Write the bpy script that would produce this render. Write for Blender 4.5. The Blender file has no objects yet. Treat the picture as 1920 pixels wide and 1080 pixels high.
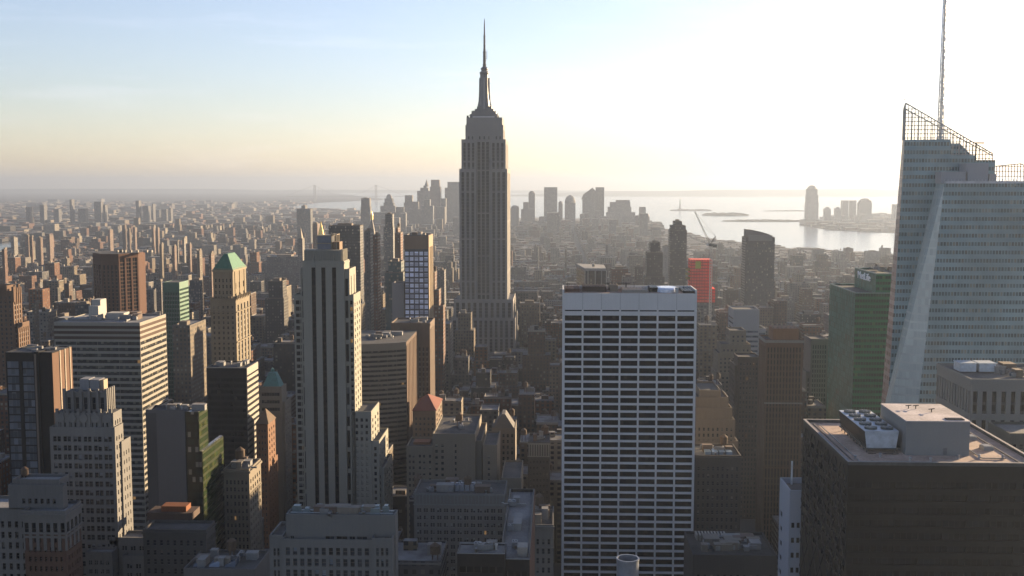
import bpy, math, random
from mathutils import Vector
R = math.radians
sc = bpy.context.scene
COL = sc.collection

# ------------------------------------------------------------------ camera, sky, sun, exposure
FPX = 2090.0; EYE = 245.0; VPX = 1042.0; HZ = 345.0
PITCH = math.atan((540 - HZ) / FPX); YAW = math.atan((VPX - 960) / FPX)
cam_d = bpy.data.cameras.new('camera'); cam = bpy.data.objects.new('camera', cam_d); COL.objects.link(cam)
cam_d.sensor_width = 36.0; cam_d.lens = FPX / 1920 * 36.0
cam_d.clip_start = 1.0; cam_d.clip_end = 120000.0
cam.location = (0, 0, EYE)
cam.rotation_euler = (math.pi / 2 - PITCH, 0, YAW)
sc.camera = cam
FW = Vector((-math.sin(YAW) * math.cos(PITCH), math.cos(YAW) * math.cos(PITCH), -math.sin(PITCH)))
RT = Vector((math.cos(YAW), math.sin(YAW), 0)); UP = RT.cross(FW)

def at(px, py, Y):
    """the world point that a pixel of the photograph shows on the plane y = Y"""
    d = FW + RT * ((px - 960) / FPX) - UP * ((py - 540) / FPX)
    return Vector((0, 0, EYE)) + d * (Y / d.y)
def X_(px, Y, py=600): return at(px, py, Y).x
def Z_(py, Y, px=960): return at(px, py, Y).z
def proj(p):
    v = Vector(p) - Vector((0, 0, EYE)); f = v.dot(FW)
    if f < 1: return None
    return 960 + FPX * v.dot(RT) / f, 540 - FPX * v.dot(UP) / f

SUN_AZ, SUN_EL = R(47.0), R(9.0)          # azimuth right of the street axis (+Y)
w = bpy.data.worlds.new('World'); sc.world = w; w.use_nodes = True
wn = w.node_tree.nodes; wl = w.node_tree.links; wn.clear()
sky = wn.new('ShaderNodeTexSky'); sky.sky_type = 'NISHITA'; sky.sun_disc = False
sky.sun_elevation = SUN_EL; sky.sun_rotation = SUN_AZ; sky.altitude = 50
sky.air_density = 1.0; sky.dust_density = 0.45; sky.ozone_density = 2.2
bg = wn.new('ShaderNodeBackground'); bg.inputs['Strength'].default_value = 0.054
wo = wn.new('ShaderNodeOutputWorld')
# thin cirrus: a faint streaky brightening of the sky high up
tc = wn.new('ShaderNodeTexCoord'); mp = wn.new('ShaderNodeMapping'); mp.inputs['Scale'].default_value = (2.2, 2.2, 22); mp.inputs['Rotation'].default_value = (0.0, R(-5), 0)
nz = wn.new('ShaderNodeTexNoise'); nz.inputs['Scale'].default_value = 2.6; nz.inputs['Detail'].default_value = 7; nz.inputs['Roughness'].default_value = .62
rp = wn.new('ShaderNodeMapRange'); rp.inputs[1].default_value = .52; rp.inputs[2].default_value = .80; rp.inputs[3].default_value = 0; rp.inputs[4].default_value = .09
mx = wn.new('ShaderNodeMixRGB'); mx.blend_type = 'MIX'; mx.inputs[2].default_value = (7.5, 7.8, 8.2, 1)
wl.new(tc.outputs['Generated'], mp.inputs[0]); wl.new(mp.outputs[0], nz.inputs['Vector']); wl.new(nz.outputs[0], rp.inputs[0])
wl.new(rp.outputs[0], mx.inputs[0]); wl.new(sky.outputs[0], mx.inputs[1]); wb = wn.new('ShaderNodeMixRGB'); wb.blend_type = 'MULTIPLY'; wb.inputs[0].default_value = 1; wb.inputs[2].default_value = (1.06, .945, 1.085, 1)   # the camera's white balance
wl.new(mx.outputs[0], wb.inputs[1]); hs = wn.new('ShaderNodeHueSaturation'); hs.inputs['Saturation'].default_value = .84; wl.new(wb.outputs[0], hs.inputs['Color']); wl.new(hs.outputs[0], bg.inputs[0]); wl.new(bg.outputs[0], wo.inputs[0])

sl = bpy.data.lights.new('sun', 'SUN'); sl.energy = 5.0; sl.angle = R(0.53); sl.color = (1.0, .73, .44)
so = bpy.data.objects.new('sun', sl); COL.objects.link(so); so.location = (300, -50, 900)
SUNV = Vector((math.sin(SUN_AZ) * math.cos(SUN_EL), math.cos(SUN_AZ) * math.cos(SUN_EL), math.sin(SUN_EL)))
so.rotation_euler = SUNV.to_track_quat('Z', 'Y').to_euler()

sc.view_settings.view_transform = 'Standard'; sc.view_settings.look = 'None'
sc.view_settings.exposure = 2.15; sc.view_settings.gamma = 1.0
sc.cycles.use_denoising = True
sc.cycles.max_bounces = 6; sc.cycles.diffuse_bounces = 2; sc.cycles.glossy_bounces = 3
sc.cycles.transmission_bounces = 2; sc.cycles.volume_bounces = 0; sc.cycles.transparent_max_bounces = 8
sc.cycles.caustics_reflective = False; sc.cycles.caustics_refractive = False
sc.cycles.sample_clamp_indirect = 4.0
HAZE_DENSITY = 6.8e-5; HAZE_TOP = 470.0

# ------------------------------------------------------------------ materials
class NT:
    def __init__(s, name):
        s.m = bpy.data.materials.new(name); s.m.use_nodes = True
        s.t = s.m.node_tree; s.N = s.t.nodes; s.L = s.t.links
        s.b = s.N['Principled BSDF']
    def put(s, inp, v):
        if hasattr(v, 'is_linked') or hasattr(v, 'links'): s.L.new(v, inp)
        elif isinstance(v, (tuple, list)) and len(v) == 3 and inp.type == 'RGBA': inp.default_value = (*v, 1)
        else: inp.default_value = v
    def n(s, t, **k):
        nd = s.N.new(t)
        for a, v in k.items(): setattr(nd, a, v)
        return nd
    def math(s, op, a, b=None, c=None):
        nd = s.n('ShaderNodeMath', operation=op); s.put(nd.inputs[0], a)
        if b is not None: s.put(nd.inputs[1], b)
        if c is not None: s.put(nd.inputs[2], c)
        return nd.outputs[0]
    def mix(s, f, a, b, mode='MIX'):
        nd = s.n('ShaderNodeMixRGB', blend_type=mode); s.put(nd.inputs[0], f); s.put(nd.inputs[1], a); s.put(nd.inputs[2], b)
        return nd.outputs[0]
    def noise(s, vec, scale, detail=3, rough=.5):
        nd = s.n('ShaderNodeTexNoise'); nd.inputs['Scale'].default_value = scale; nd.inputs['Detail'].default_value = detail; nd.inputs['Roughness'].default_value = rough
        s.L.new(vec, nd.inputs['Vector']); return nd.outputs[0]
    def rng(s, v, a, b, c, d):
        nd = s.n('ShaderNodeMapRange'); s.put(nd.inputs[0], v)
        for i, q in enumerate((a, b, c, d)): s.put(nd.inputs[i + 1], q)
        return nd.outputs[0]
    def pos(s):
        g = s.n('ShaderNodeNewGeometry'); return g
    def scaled(s, vec, sc_):
        nd = s.n('ShaderNodeVectorMath', operation='MULTIPLY'); s.L.new(vec, nd.inputs[0]); nd.inputs[1].default_value = sc_; return nd.outputs[0]
    def white(s, vec=None, w=None):
        nd = s.n('ShaderNodeTexWhiteNoise', noise_dimensions='3D'); s.L.new(vec, nd.inputs['Vector']); return nd
    def out(s, color=None, rough=None, spec=None, metal=None):
        if color is not None: s.put(s.b.inputs['Base Color'], color)
        if rough is not None: s.put(s.b.inputs['Roughness'], rough)
        if spec is not None: s.put(s.b.inputs['Specular IOR Level'], spec)
        if metal is not None: s.put(s.b.inputs['Metallic'], metal)
        return s.m
MATS = {}; ALB = .37       # facade walls darkened overall to deepen their shade
def cached(f):
    def g(*a):
        k = (f.__name__,) + a
        if k not in MATS: MATS[k] = f(*a)
        return MATS[k]
    return g
def c3(v): return v if isinstance(v, tuple) else (v, v, v)

@cached
def stone(col, var=.25):
    """masonry / concrete / painted panel: blotches, vertical rain streaks, courses"""
    col = tuple(v * .5 for v in c3(col)); t = NT('stone'); g = t.pos(); P = g.outputs['Position']
    n1 = t.noise(P, .055, 4, .6); n2 = t.noise(t.scaled(P, (1.1, 1.1, .05)), 1.0, 3, .6); n3 = t.noise(P, 1.6, 2, .5)
    f = t.math('ADD', t.math('MULTIPLY', n1, .5), t.math('ADD', t.math('MULTIPLY', n2, .35), t.math('MULTIPLY', n3, .25)))
    k = t.rng(f, .3, .8, 1 - var, 1 + var)
    vm = t.n('ShaderNodeVectorMath', operation='SCALE'); vm.inputs[0].default_value = c3(col); t.L.new(k, vm.inputs['Scale'])
    return t.out(vm.outputs[0], .85, .25)
@cached
def metal(col, rough=.45):
    t = NT('metal'); g = t.pos(); n1 = t.noise(g.outputs['Position'], .6, 3)
    k = t.rng(n1, .3, .7, .8, 1.15)
    vm = t.n('ShaderNodeVectorMath', operation='SCALE'); vm.inputs[0].default_value = c3(col); t.L.new(k, vm.inputs['Scale'])
    return t.out(vm.outputs[0], rough, .5 if max(c3(col)) > .06 else .08, .25 if max(c3(col)) > .06 else 0)
@cached
def tar(col):
    t = NT('roofing'); g = t.pos(); P = g.outputs['Position']
    n1 = t.noise(P, .09, 5, .65); n2 = t.noise(P, 1.2, 3)
    k = t.math('ADD', t.rng(n1, .3, .7, .6, 1.25), t.rng(n2, .3, .7, -.15, .15))
    vm = t.n('ShaderNodeVectorMath', operation='SCALE'); vm.inputs[0].default_value = c3(col); t.L.new(k, vm.inputs['Scale'])
    return t.out(vm.outputs[0], .9, .2)

@cached
def pane(col=(.012, .014, .017), blind=.35, lit=.02, bcol=(.22, .21, .18), spec=.2):
    """window glass: some panes show a drawn blind, a few a lit room"""
    blind *= .7; bcol = tuple(v * .55 for v in bcol); t = NT('window_glass'); g = t.pos(); oi = t.n('ShaderNodeObjectInfo'); uv = t.n('ShaderNodeUVMap')
    s = t.n('ShaderNodeSeparateXYZ'); t.L.new(uv.outputs[0], s.inputs[0])
    r = t.math('FRACT', t.math('ADD', oi.outputs['Random'], t.math('MULTIPLY', g.outputs['Random Per Island'], 7.31)))
    r2 = t.math('FRACT', t.math('MULTIPLY', r, 37.7)); r3 = t.math('FRACT', t.math('MULTIPLY', r, 91.3))
    hgt = t.math('MULTIPLY', t.math('LESS_THAN', r, blind), t.rng(r2, 0, 1, .15, .9))
    isb = t.math('GREATER_THAN', s.outputs[1], t.math('SUBTRACT', 1.0, hgt))
    bc = t.mix(r3, (bcol[0] * .5, bcol[1] * .5, bcol[2] * .5), bcol)
    c = t.mix(isb, t.mix(r2, (col[0] * .6, col[1] * .6, col[2] * .6), (col[0] * 2, col[1] * 2, col[2] * 2)), bc)
    bcol = None; t.out(c, .15, spec)
    t.put(t.b.inputs['Emission Color'], (1.0, .55, .2)); t.put(t.b.inputs['Emission Strength'], t.math('MULTIPLY', t.math('GREATER_THAN', r3, 1 - lit * .35), .05))
    # panes never sit quite true
    nb = t.n('ShaderNodeVectorMath', operation='ADD'); t.L.new(g.outputs['Normal'], nb.inputs[0])
    cb = t.n('ShaderNodeCombineXYZ'); t.L.new(t.rng(r2, 0, 1, -.03, .03), cb.inputs[0]); t.L.new(t.rng(r3, 0, 1, -.03, .03), cb.inputs[2]); t.L.new(cb.outputs[0], nb.inputs[1])
    nn = t.n('ShaderNodeVectorMath', operation='NORMALIZE'); t.L.new(nb.outputs[0], nn.inputs[0]); t.L.new(nn.outputs[0], t.b.inputs['Normal'])
    return t.m

@cached
def grid(wall, glass, pu, pv, wf, hf, clear=.7, rough=.15, jit=.02, roof=.10, wallrough=.6, bcol=(.25, .23, .19), spec=.3, spread=.4, isl=(.8, 1.2)):
    """a facade whose small windows or panes are part of the surface: pu x pv metres a bay, wf x hf of it glass, a share of the panes clear"""
    wall = tuple(v * ALB for v in c3(wall)); t = NT('facade'); g = t.pos(); P = g.outputs['Position']; N = g.outputs['True Normal'] if 'True Normal' in g.outputs else g.outputs['Normal']
    sp = t.n('ShaderNodeSeparateXYZ'); t.L.new(P, sp.inputs[0]); sn = t.n('ShaderNodeSeparateXYZ'); t.L.new(N, sn.inputs[0])
    ax = t.math('ABSOLUTE', sn.outputs[0]); ay = t.math('ABSOLUTE', sn.outputs[1])
    isx = t.math('GREATER_THAN', ax, ay)
    u = t.math('ADD', t.math('MULTIPLY', sp.outputs[1], isx), t.math('MULTIPLY', sp.outputs[0], t.math('SUBTRACT', 1.0, isx)))
    ri = t.math('MULTIPLY', g.outputs['Random Per Island'], 17.0)
    u = t.math('ADD', t.math('DIVIDE', u, pu), ri); v = t.math('DIVIDE', sp.outputs[2], pv)
    fu = t.math('FRACT', u); fv = t.math('FRACT', v)
    mu = t.math('LESS_THAN', t.math('ABSOLUTE', t.math('SUBTRACT', fu, .5)), wf / 2)
    mv = t.math('LESS_THAN', t.math('ABSOLUTE', t.math('SUBTRACT', fv, .5)), hf / 2)
    wall_f = t.math('LESS_THAN', t.math('ABSOLUTE', sn.outputs[2]), .5)
    m = t.math('MULTIPLY', t.math('MULTIPLY', mu, mv), wall_f)
    cb = t.n('ShaderNodeCombineXYZ'); t.L.new(t.math('FLOOR', u), cb.inputs[0]); t.L.new(t.math('FLOOR', v), cb.inputs[1]); t.L.new(isx, cb.inputs[2])
    wh = t.white(cb.outputs[0]); r = wh.outputs[0]; rs = t.n('ShaderNodeSeparateXYZ'); t.L.new(wh.outputs['Color'], rs.inputs[0])
    n1 = t.noise(P, .06, 4, .6)
    k = t.math('MULTIPLY', t.rng(n1, .3, .7, .75, 1.2), t.rng(g.outputs['Random Per Island'], 0, 1, *isl))
    vm = t.n('ShaderNodeVectorMath', operation='SCALE'); vm.inputs[0].default_value = c3(wall); t.L.new(k, vm.inputs['Scale'])
    gl = c3(glass)
    gc = t.mix(t.math('GREATER_THAN', r, clear), t.mix(rs.outputs[1], tuple(x * (1 - spread) for x in gl), tuple(x * (1 + spread) for x in gl)), t.mix(rs.outputs[2], tuple(x * .35 for x in bcol), bcol))
    c = t.mix(m, vm.outputs[0], gc)
    rn = t.noise(P, .12, 4, .6)
    rv = t.n('ShaderNodeVectorMath', operation='SCALE'); rv.inputs[0].default_value = c3(roof); t.L.new(t.math('MULTIPLY', t.rng(rn, .3, .7, .55, 1.4), t.rng(t.math('FRACT', t.math('MULTIPLY', ri, 3.3)), 0, 1, .5, 1.9)), rv.inputs['Scale'])
    c = t.mix(t.math('GREATER_THAN', sn.outputs[2], .5), c, rv.outputs[0])
    t.out(c, t.math('ADD', t.math('MULTIPLY', m, rough - wallrough), wallrough), spec)
    if jit:
        va = t.n('ShaderNodeVectorMath', operation='SUBTRACT'); t.L.new(wh.outputs['Color'], va.inputs[0]); va.inputs[1].default_value = (.5, .5, .5)
        vs = t.n('ShaderNodeVectorMath', operation='SCALE'); t.L.new(va.outputs[0], vs.inputs[0]); t.L.new(t.math('MULTIPLY', m, jit * 2), vs.inputs['Scale'])
        vb = t.n('ShaderNodeVectorMath', operation='ADD'); t.L.new(g.outputs['Normal'], vb.inputs[0]); t.L.new(vs.outputs[0], vb.inputs[1])
        nn = t.n('ShaderNodeVectorMath', operation='NORMALIZE'); t.L.new(vb.outputs[0], nn.inputs[0]); t.L.new(nn.outputs[0], t.b.inputs['Normal'])
    return t.m

# ------------------------------------------------------------------ mesh building
class MB:
    def __init__(s): s.v = []; s.f = []; s.mi = []; s.uv = {}
    def quad(s, a, b, c, d, m=0, uv=False):
        i = len(s.v); s.v += [tuple(a), tuple(b), tuple(c), tuple(d)]
        if uv: s.uv[len(s.f)] = True
        s.f.append((i, i + 1, i + 2, i + 3)); s.mi.append(m)
    def poly(s, pts, m=0):
        i = len(s.v); s.v += [tuple(p) for p in pts]; s.f.append(tuple(range(i, i + len(pts)))); s.mi.append(m)
    def box(s, x0, x1, y0, y1, z0, z1, m=0, bottom=True):
        i = len(s.v)
        s.v += [(x0, y0, z0), (x1, y0, z0), (x1, y1, z0), (x0, y1, z0), (x0, y0, z1), (x1, y0, z1), (x1, y1, z1), (x0, y1, z1)]
        fs = [(0, 1, 5, 4), (1, 2, 6, 5), (2, 3, 7, 6), (3, 0, 4, 7), (4, 5, 6, 7)]
        if bottom: fs.append((3, 2, 1, 0))
        for q in fs: s.f.append(tuple(i + k for k in q)); s.mi.append(m)
    def prism(s, base, top, m=0, cap=True, bottom=False):
        """base and top: rings of equal length, counter-clockwise seen from above"""
        i = len(s.v); n = len(base); s.v += [tuple(p) for p in base] + [tuple(p) for p in top]
        for k in range(n):
            j = (k + 1) % n; s.f.append((i + k, i + j, i + n + j, i + n + k)); s.mi.append(m)
        if cap: s.f.append(tuple(range(i + n, i + 2 * n))); s.mi.append(m)
        if bottom: s.f.append(tuple(reversed(range(i, i + n)))); s.mi.append(m)
    def lathe(s, x, y, prof, n=14, m=0, sx=1, sy=1, rot=0):
        """prof: (radius, z) from bottom to top"""
        i = len(s.v)
        for r, z in prof:
            for k in range(n):
                a = 2 * math.pi * k / n + rot; s.v.append((x + r * sx * math.cos(a), y + r * sy * math.sin(a), z))
        for q in range(len(prof) - 1):
            for k in range(n):
                j = (k + 1) % n; s.f.append((i + q * n + k, i + q * n + j, i + q * n + n + j, i + q * n + n + k)); s.mi.append(m)
        e = i + (len(prof) - 1) * n; s.f.append(tuple(range(e, e + n))); s.mi.append(m)
        s.f.append(tuple(reversed(range(i, i + n)))); s.mi.append(m)
    def bar(s, p, q, r=.2, m=0, r2=None):
        p = Vector(p); q = Vector(q); d = (q - p)
        if d.length < 1e-6: return
        d.normalize(); a = d.cross(Vector((0, 0, 1)) if abs(d.z) < .9 else Vector((1, 0, 0))).normalized(); b = d.cross(a); r2 = r if r2 is None else r2
        ring = lambda c, rr: [c + a * rr + b * rr, c - a * rr + b * rr, c - a * rr - b * rr, c + a * rr - b * rr]
        s.prism(ring(q, r2), ring(p, r), m, True, True)
    def build(s, name, mats, parent=None, off=(0, 0, 0)):
        me = bpy.data.meshes.new(name)
        ox, oy, oz = off
        me.from_pydata([(x - ox, y - oy, z - oz) for x, y, z in s.v], [], s.f)
        if not isinstance(mats, (list, tuple)): mats = [mats]
        for m in mats: me.materials.append(m)
        if len(mats) > 1: me.polygons.foreach_set('material_index', s.mi)
        if s.uv:
            ul = me.uv_layers.new(name='UVMap')
            for fi in s.uv:
                st = me.polygons[fi].loop_start
                for k, c in enumerate(((0, 0), (1, 0), (1, 1), (0, 1))): ul.data[st + k].uv = c
        o = bpy.data.objects.new(name, me); COL.objects.link(o)
        if parent is not None: o.parent = parent
        else: o.location = off
        return o
def tag(o, label=None, cat=None, group=None, kind=None):
    if label: o['label'] = label
    if cat: o['category'] = cat
    if group: o['group'] = group
    if kind: o['kind'] = kind
    return o
def empty(name, loc):
    o = bpy.data.objects.new(name, None); COL.objects.link(o); o.location = loc; o.empty_display_size = 1; return o

# facade layouts: a function of the wall's width and height giving opening columns (u0,u1) and rows (v0,v1)
def punched(nu, fh, wf=.5, hf=.55, mu=1.0, top=2.5, low=0, pairs=False):
    def f(w_, h_):
        p = (w_ - 2 * mu) / nu; cols = []
        for i in range(nu):
            c = mu + p * (i + .5)
            if pairs: cols += [(c - p * wf / 2, c - p * .04), (c + p * .04, c + p * wf / 2)]
            else: cols.append((c - p * wf / 2, c + p * wf / 2))
        nv = int((h_ - top - low) / fh); rows = [(h_ - top - fh * (j + 1) + fh * (1 - hf) / 2, h_ - top - fh * (j + 1) + fh * (1 + hf) / 2) for j in range(nv)]
        return cols, rows
    return f
def cols_at(fr, fh, hf=.55, top=2.5, low=0):
    """openings at given fractions of the width"""
    def f(w_, h_):
        nv = int((h_ - top - low) / fh)
        return [(a * w_, b * w_) for a, b in fr], [(h_ - top - fh * (j + 1) + fh * (1 - hf) / 2, h_ - top - fh * (j + 1) + fh * (1 + hf) / 2) for j in range(nv)]
    return f
def ribbon(nb, fh, hf=.5, pier=.6, mu=.6, top=2, low=0):
    def f(w_, h_):
        p = (w_ - 2 * mu) / nb
        nv = int((h_ - top - low) / fh)
        return [(mu + p * i + pier / 2, mu + p * (i + 1) - pier / 2) for i in range(nb)], [(h_ - top - fh * (j + 1) + fh * (1 - hf) / 2, h_ - top - fh * (j + 1) + fh * (1 + hf) / 2) for j in range(nv)]
    return f
def strips(nu, wf=.4, mu=1.0, top=4, low=2, breaks=()):
    def f(w_, h_):
        p = (w_ - 2 * mu) / nu; cols = [(mu + p * (i + .5) - p * wf / 2, mu + p * (i + .5) + p * wf / 2) for i in range(nu)]
        cuts = [low] + [b for b in breaks if low < b < h_ - top] + [h_ - top]
        return cols, [(cuts[i] + (1.2 if i else 0), cuts[i + 1]) for i in range(len(cuts) - 1)]
    return f
plain = lambda w_, h_: ([], [])

FACES = {'N': ((1, 0), (0, -1), 0.0), 'R': ((0, 1), (1, 0), math.pi / 2), 'S': ((-1, 0), (0, 1), math.pi), 'L': ((0, -1), (-1, 0), -math.pi / 2)}
WCACHE = {}
def window_mesh(w_, h_, gm, fm, style):
    k = (round(w_, 2), round(h_, 2), gm.name, fm.name, style)
    if k in WCACHE: return WCACHE[k]
    b = MB(); add_window(b, Vector((0, 0, 0)), Vector((1, 0, 0)), Vector((0, -1, 0)), w_, h_, style)
    o = b.build('window', [gm, fm]); me = o.data; bpy.data.objects.remove(o); WCACHE[k] = me; return me
def add_window(b, c, U, N, w_, h_, style):
    V = Vector((0, 0, 1)); q = lambda u, v, n=0: c + U * u + V * v + N * n
    a, e = w_ / 2, h_ / 2
    if style == 'wide':                        # a long ribbon: several lights with mullions
        n = max(2, int(w_ / 1.6)); p = w_ / n
        for i in range(n):
            b.quad(q(-a + p * i, -e), q(-a + p * (i + 1), -e), q(-a + p * (i + 1), e), q(-a + p * i, e), 0, True)
        for i in range(1, n): x = -a + p * i; b.quad(q(x - .06, -e, .05), q(x + .06, -e, .05), q(x + .06, e, .05), q(x - .06, e, .05), 1)
        return
    b.quad(q(-a, -e), q(a, -e), q(a, e), q(-a, e), 0, True)
    if style == 'sash':
        b.quad(q(-a, -.06, .05), q(a, -.06, .05), q(a, .06, .05), q(-a, .06, .05), 1)
        b.quad(q(-a, -e, .06), q(a, -e, .06), q(a, -e + .14, .06), q(-a, -e + .14, .06), 1)
    if style == 'strip':                       # a tall strip: a spandrel at each storey
        fh = 3.9; n = int(h_ / fh)
        for j in range(n): z = -e + fh * j; b.quad(q(-a, z, .08), q(a, z, .08), q(a, z + 1.25, .08), q(-a, z + 1.25, .08), 1)
        if w_ > 3: b.quad(q(-.15, -e, .12), q(.15, -e, .12), q(.15, e, .12), q(-.15, e, .12), 1)

class Bld:
    def __init__(s, name, label, cat, x, y, wall, glass=None, frame=None, group=None, style='sash', rec=.35, maxwin=100):
        s.root = empty(name, (x, y, 0)); tag(s.root, label, cat, group); s.o = (x, y, 0)
        s.parts = {}; s.wall_m = wall; s.glass = glass or pane(); s.frame = frame or metal((.10, .10, .10)); s.style = style; s.rec = rec; s.wins = []; s.maxwin = maxwin; s.foot = []
    def mb(s, part, mats=None):
        if part not in s.parts: s.parts[part] = (MB(), mats or s.wall_m)
        return s.parts[part][0]
    def part(s, name, mb, mats, parent=None):
        return mb.build(name, mats, parent or s.root, s.o if parent is None else s.o)
    def face(s, P, side, w_, h_, f, part='wall', style=None, glass=None, rec=None):
        U2, N2, rot = FACES[side]; U = Vector((*U2, 0)); N = Vector((*N2, 0)); V = Vector((0, 0, 1)); P = Vector(P)
        s.facev(P, U, N, rot, w_, h_, f, part, style, glass, rec)
    def facev(s, P, U, N, rot, w_, h_, f, part='wall', style=None, glass=None, rec=None):
        V = Vector((0, 0, 1)); b = s.mb(part); d = s.rec if rec is None else rec
        cols, rows = f(w_, h_); q = lambda u, v, n=0: P + U * u + V * v - N * n
        if not cols or not rows:
            b.quad(q(0, 0), q(w_, 0), q(w_, h_), q(0, h_)); return
        cols = sorted(cols); rows = sorted(rows); v = 0
        for (v0, v1) in rows:
            if v0 > v: b.quad(q(0, v), q(w_, v), q(w_, v0), q(0, v0))
            u = 0
            for (u0, u1) in cols:
                if u0 > u + 1e-4: b.quad(q(u, v0), q(u0, v0), q(u0, v1), q(u, v1))
                b.quad(q(u0, v0), q(u0, v0, d), q(u0, v1, d), q(u0, v1)); b.quad(q(u1, v0, d), q(u1, v0), q(u1, v1), q(u1, v1, d))
                b.quad(q(u0, v0), q(u1, v0), q(u1, v0, d), q(u0, v0, d)); b.quad(q(u0, v1, d), q(u1, v1, d), q(u1, v1), q(u0, v1))
                s.wins.append((q((u0 + u1) / 2, (v0 + v1) / 2, d * .96), U, N, rot, u1 - u0, v1 - v0, style or s.style, glass or (DKGLASS if (style or s.style) == 'strip' else s.glass))); u = u1
            if u < w_ - 1e-4: b.quad(q(u, v0), q(w_, v0), q(w_, v1), q(u, v1))
            v = v1
        if v < h_: b.quad(q(0, v), q(w_, v), q(w_, h_), q(0, h_))
    def block(s, x0, x1, y0, y1, z0, z1, N=plain, R_=None, L=None, S=plain, roof=None, par=1.1, part='wall', style=None, glass=None, rec=None, zb=None, rstyle=None):
        """a storeyed block; below zb (the frame's lower edge) its walls are plain"""
        if zb is None: zb = max(z0, min(z1 - 4, Z_(1095, y0) - 4))
        R_ = R_ or plain; L = L or plain; w_, d_ = x1 - x0, y1 - y0; h_ = z1 - zb
        s.face((x0, y0, zb), 'N', w_, h_, N, part, style, glass, rec); s.face((x1, y0, zb), 'R', d_, h_, R_, part, rstyle or style, glass, rec)
        s.face((x1, y1, zb), 'S', w_, h_, S, part, style, glass, rec); s.face((x0, y1, zb), 'L', d_, h_, L, part, rstyle or style, glass, rec)
        b = s.mb(part)
        if zb > z0 + .01:
            for P, U, w2 in (((x0, y0), (1, 0), w_), ((x1, y0), (0, 1), d_), ((x1, y1), (-1, 0), w_), ((x0, y1), (0, -1), d_)):
                b.quad((P[0], P[1], z0), (P[0] + U[0] * w2, P[1] + U[1] * w2, z0), (P[0] + U[0] * w2, P[1] + U[1] * w2, zb), (P[0], P[1], zb))
        t = .5; rm = roof or tar(.09); q = MB()
        if par:
            rb = MB()
            for a in ((x0, x1, y0, y0 + t), (x0, x1, y1 - t, y1), (x0, x0 + t, y0 + t, y1 - t), (x1 - t, x1, y0 + t, y1 - t)): rb.box(*a, z1, z1 + par, 0, False)
            rb.build('parapet', s.parts[part][1] if part in s.parts else s.wall_m, s.root, s.o); q.quad((x0 + t, y0 + t, z1 + .02), (x1 - t, y0 + t, z1 + .02), (x1 - t, y1 - t, z1 + .02), (x0 + t, y1 - t, z1 + .02))
        else: q.quad((x0, y0, z1), (x1, y0, z1), (x1, y1, z1), (x0, y1, z1))
        q.build('roof', rm, s.root, s.o)
        s.foot.append((x0, x1, y0, y1, z1))
    def solid(s, part, mats, *boxes):
        """one part of one or more boxes joined"""
        b = MB()
        for q in boxes: b.box(*q)
        return b.build(part, mats, s.root, s.o)
    def tank(s, x, y, z, r=1.9, h=3.6, leg=2.6, mats=None):
        b = MB(); b.lathe(x, y, [(r, z + leg), (r * 1.02, z + leg + h * .5), (r, z + leg + h), (r * 1.08, z + leg + h), (.1, z + leg + h + r * .8)], 12)
        for a in range(4): u = math.pi / 4 + a * math.pi / 2; b.box(x + r * .7 * math.cos(u) - .14, x + r * .7 * math.cos(u) + .14, y + r * .7 * math.sin(u) - .14, y + r * .7 * math.sin(u) + .14, z, z + leg)
        return b.build('water_tank', mats or stone((.16, .11, .075)), s.root, s.o)
    def clutter(s, x0, x1, y0, y1, z, n, seed, tanks=1, hmax=4.5):
        """plant rooms, air handlers, ducts and vents standing on a roof"""
        rd = random.Random(seed); w_, d_ = x1 - x0, y1 - y0
        for i in range(int(n * 1.5)):
            cx = x0 + w_ * rd.uniform(.12, .88); cy = y0 + d_ * rd.uniform(.15, .85); k = rd.random()
            if k < .35:
                a, c, h = rd.uniform(2, min(6, w_ * .18) + 2), rd.uniform(2, min(6, d_ * .2) + 2), rd.uniform(2.4, hmax)
                s.solid('roof_bulkhead', stone(rd.choice(((.30, .27, .23), (.20, .15, .12), (.36, .36, .35)))), (cx - a / 2, cx + a / 2, cy - c / 2, cy + c / 2, z, z + h), (cx - a / 2 - .15, cx + a / 2 + .15, cy - c / 2 - .15, cy + c / 2 + .15, z + h, z + h + .25))
            elif k < .72:
                b = MB(); a = rd.uniform(1.5, 3.2); c = rd.uniform(1.5, 3.2)
                b.box(cx - a / 2, cx + a / 2, cy - c / 2, cy + c / 2, z + .4, z + 2.0)
                for q in (-.3, .3): b.box(cx - a * .5, cx + a * .5, cy + c * q - .1, cy + c * q + .1, z, z + .4); b.lathe(cx + a * q * .8, cy, [(a * .2, z + 2.0), (a * .2, z + 2.35), (a * .12, z + 2.35)], 10)
                b.build('air_conditioner', metal((.16, .17, .18)), s.root, s.o)
            elif k < .88:
                b = MB(); l = rd.uniform(4, 10)
                if rd.random() < .5: b.box(cx - l / 2, cx + l / 2, cy - .35, cy + .35, z + .5, z + 1.2); b.box(cx - l / 2, cx - l / 2 + .8, cy - .4, cy + .4, z, z + 1.5)
                else: b.box(cx - .35, cx + .35, cy - l / 2, cy + l / 2, z + .5, z + 1.2); b.box(cx - .4, cx + .4, cy - l / 2, cy - l / 2 + .8, z, z + 1.5)
                b.build('roof_duct', metal((.14, .145, .15)), s.root, s.o)
            else:
                b = MB(); b.lathe(cx, cy, [(.35, z), (.35, z + 1.6), (.6, z + 1.6), (.5, z + 2.1)], 8); b.build('roof_vent', metal((.3, .3, .3)), s.root, s.o)
        for i in range(tanks):
            s.tank(x0 + w_ * rd.uniform(.2, .8), y0 + d_ * rd.uniform(.3, .8), z, rd.uniform(1.6, 2.3), rd.uniform(3, 4.2), rd.uniform(2, 4))
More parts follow.
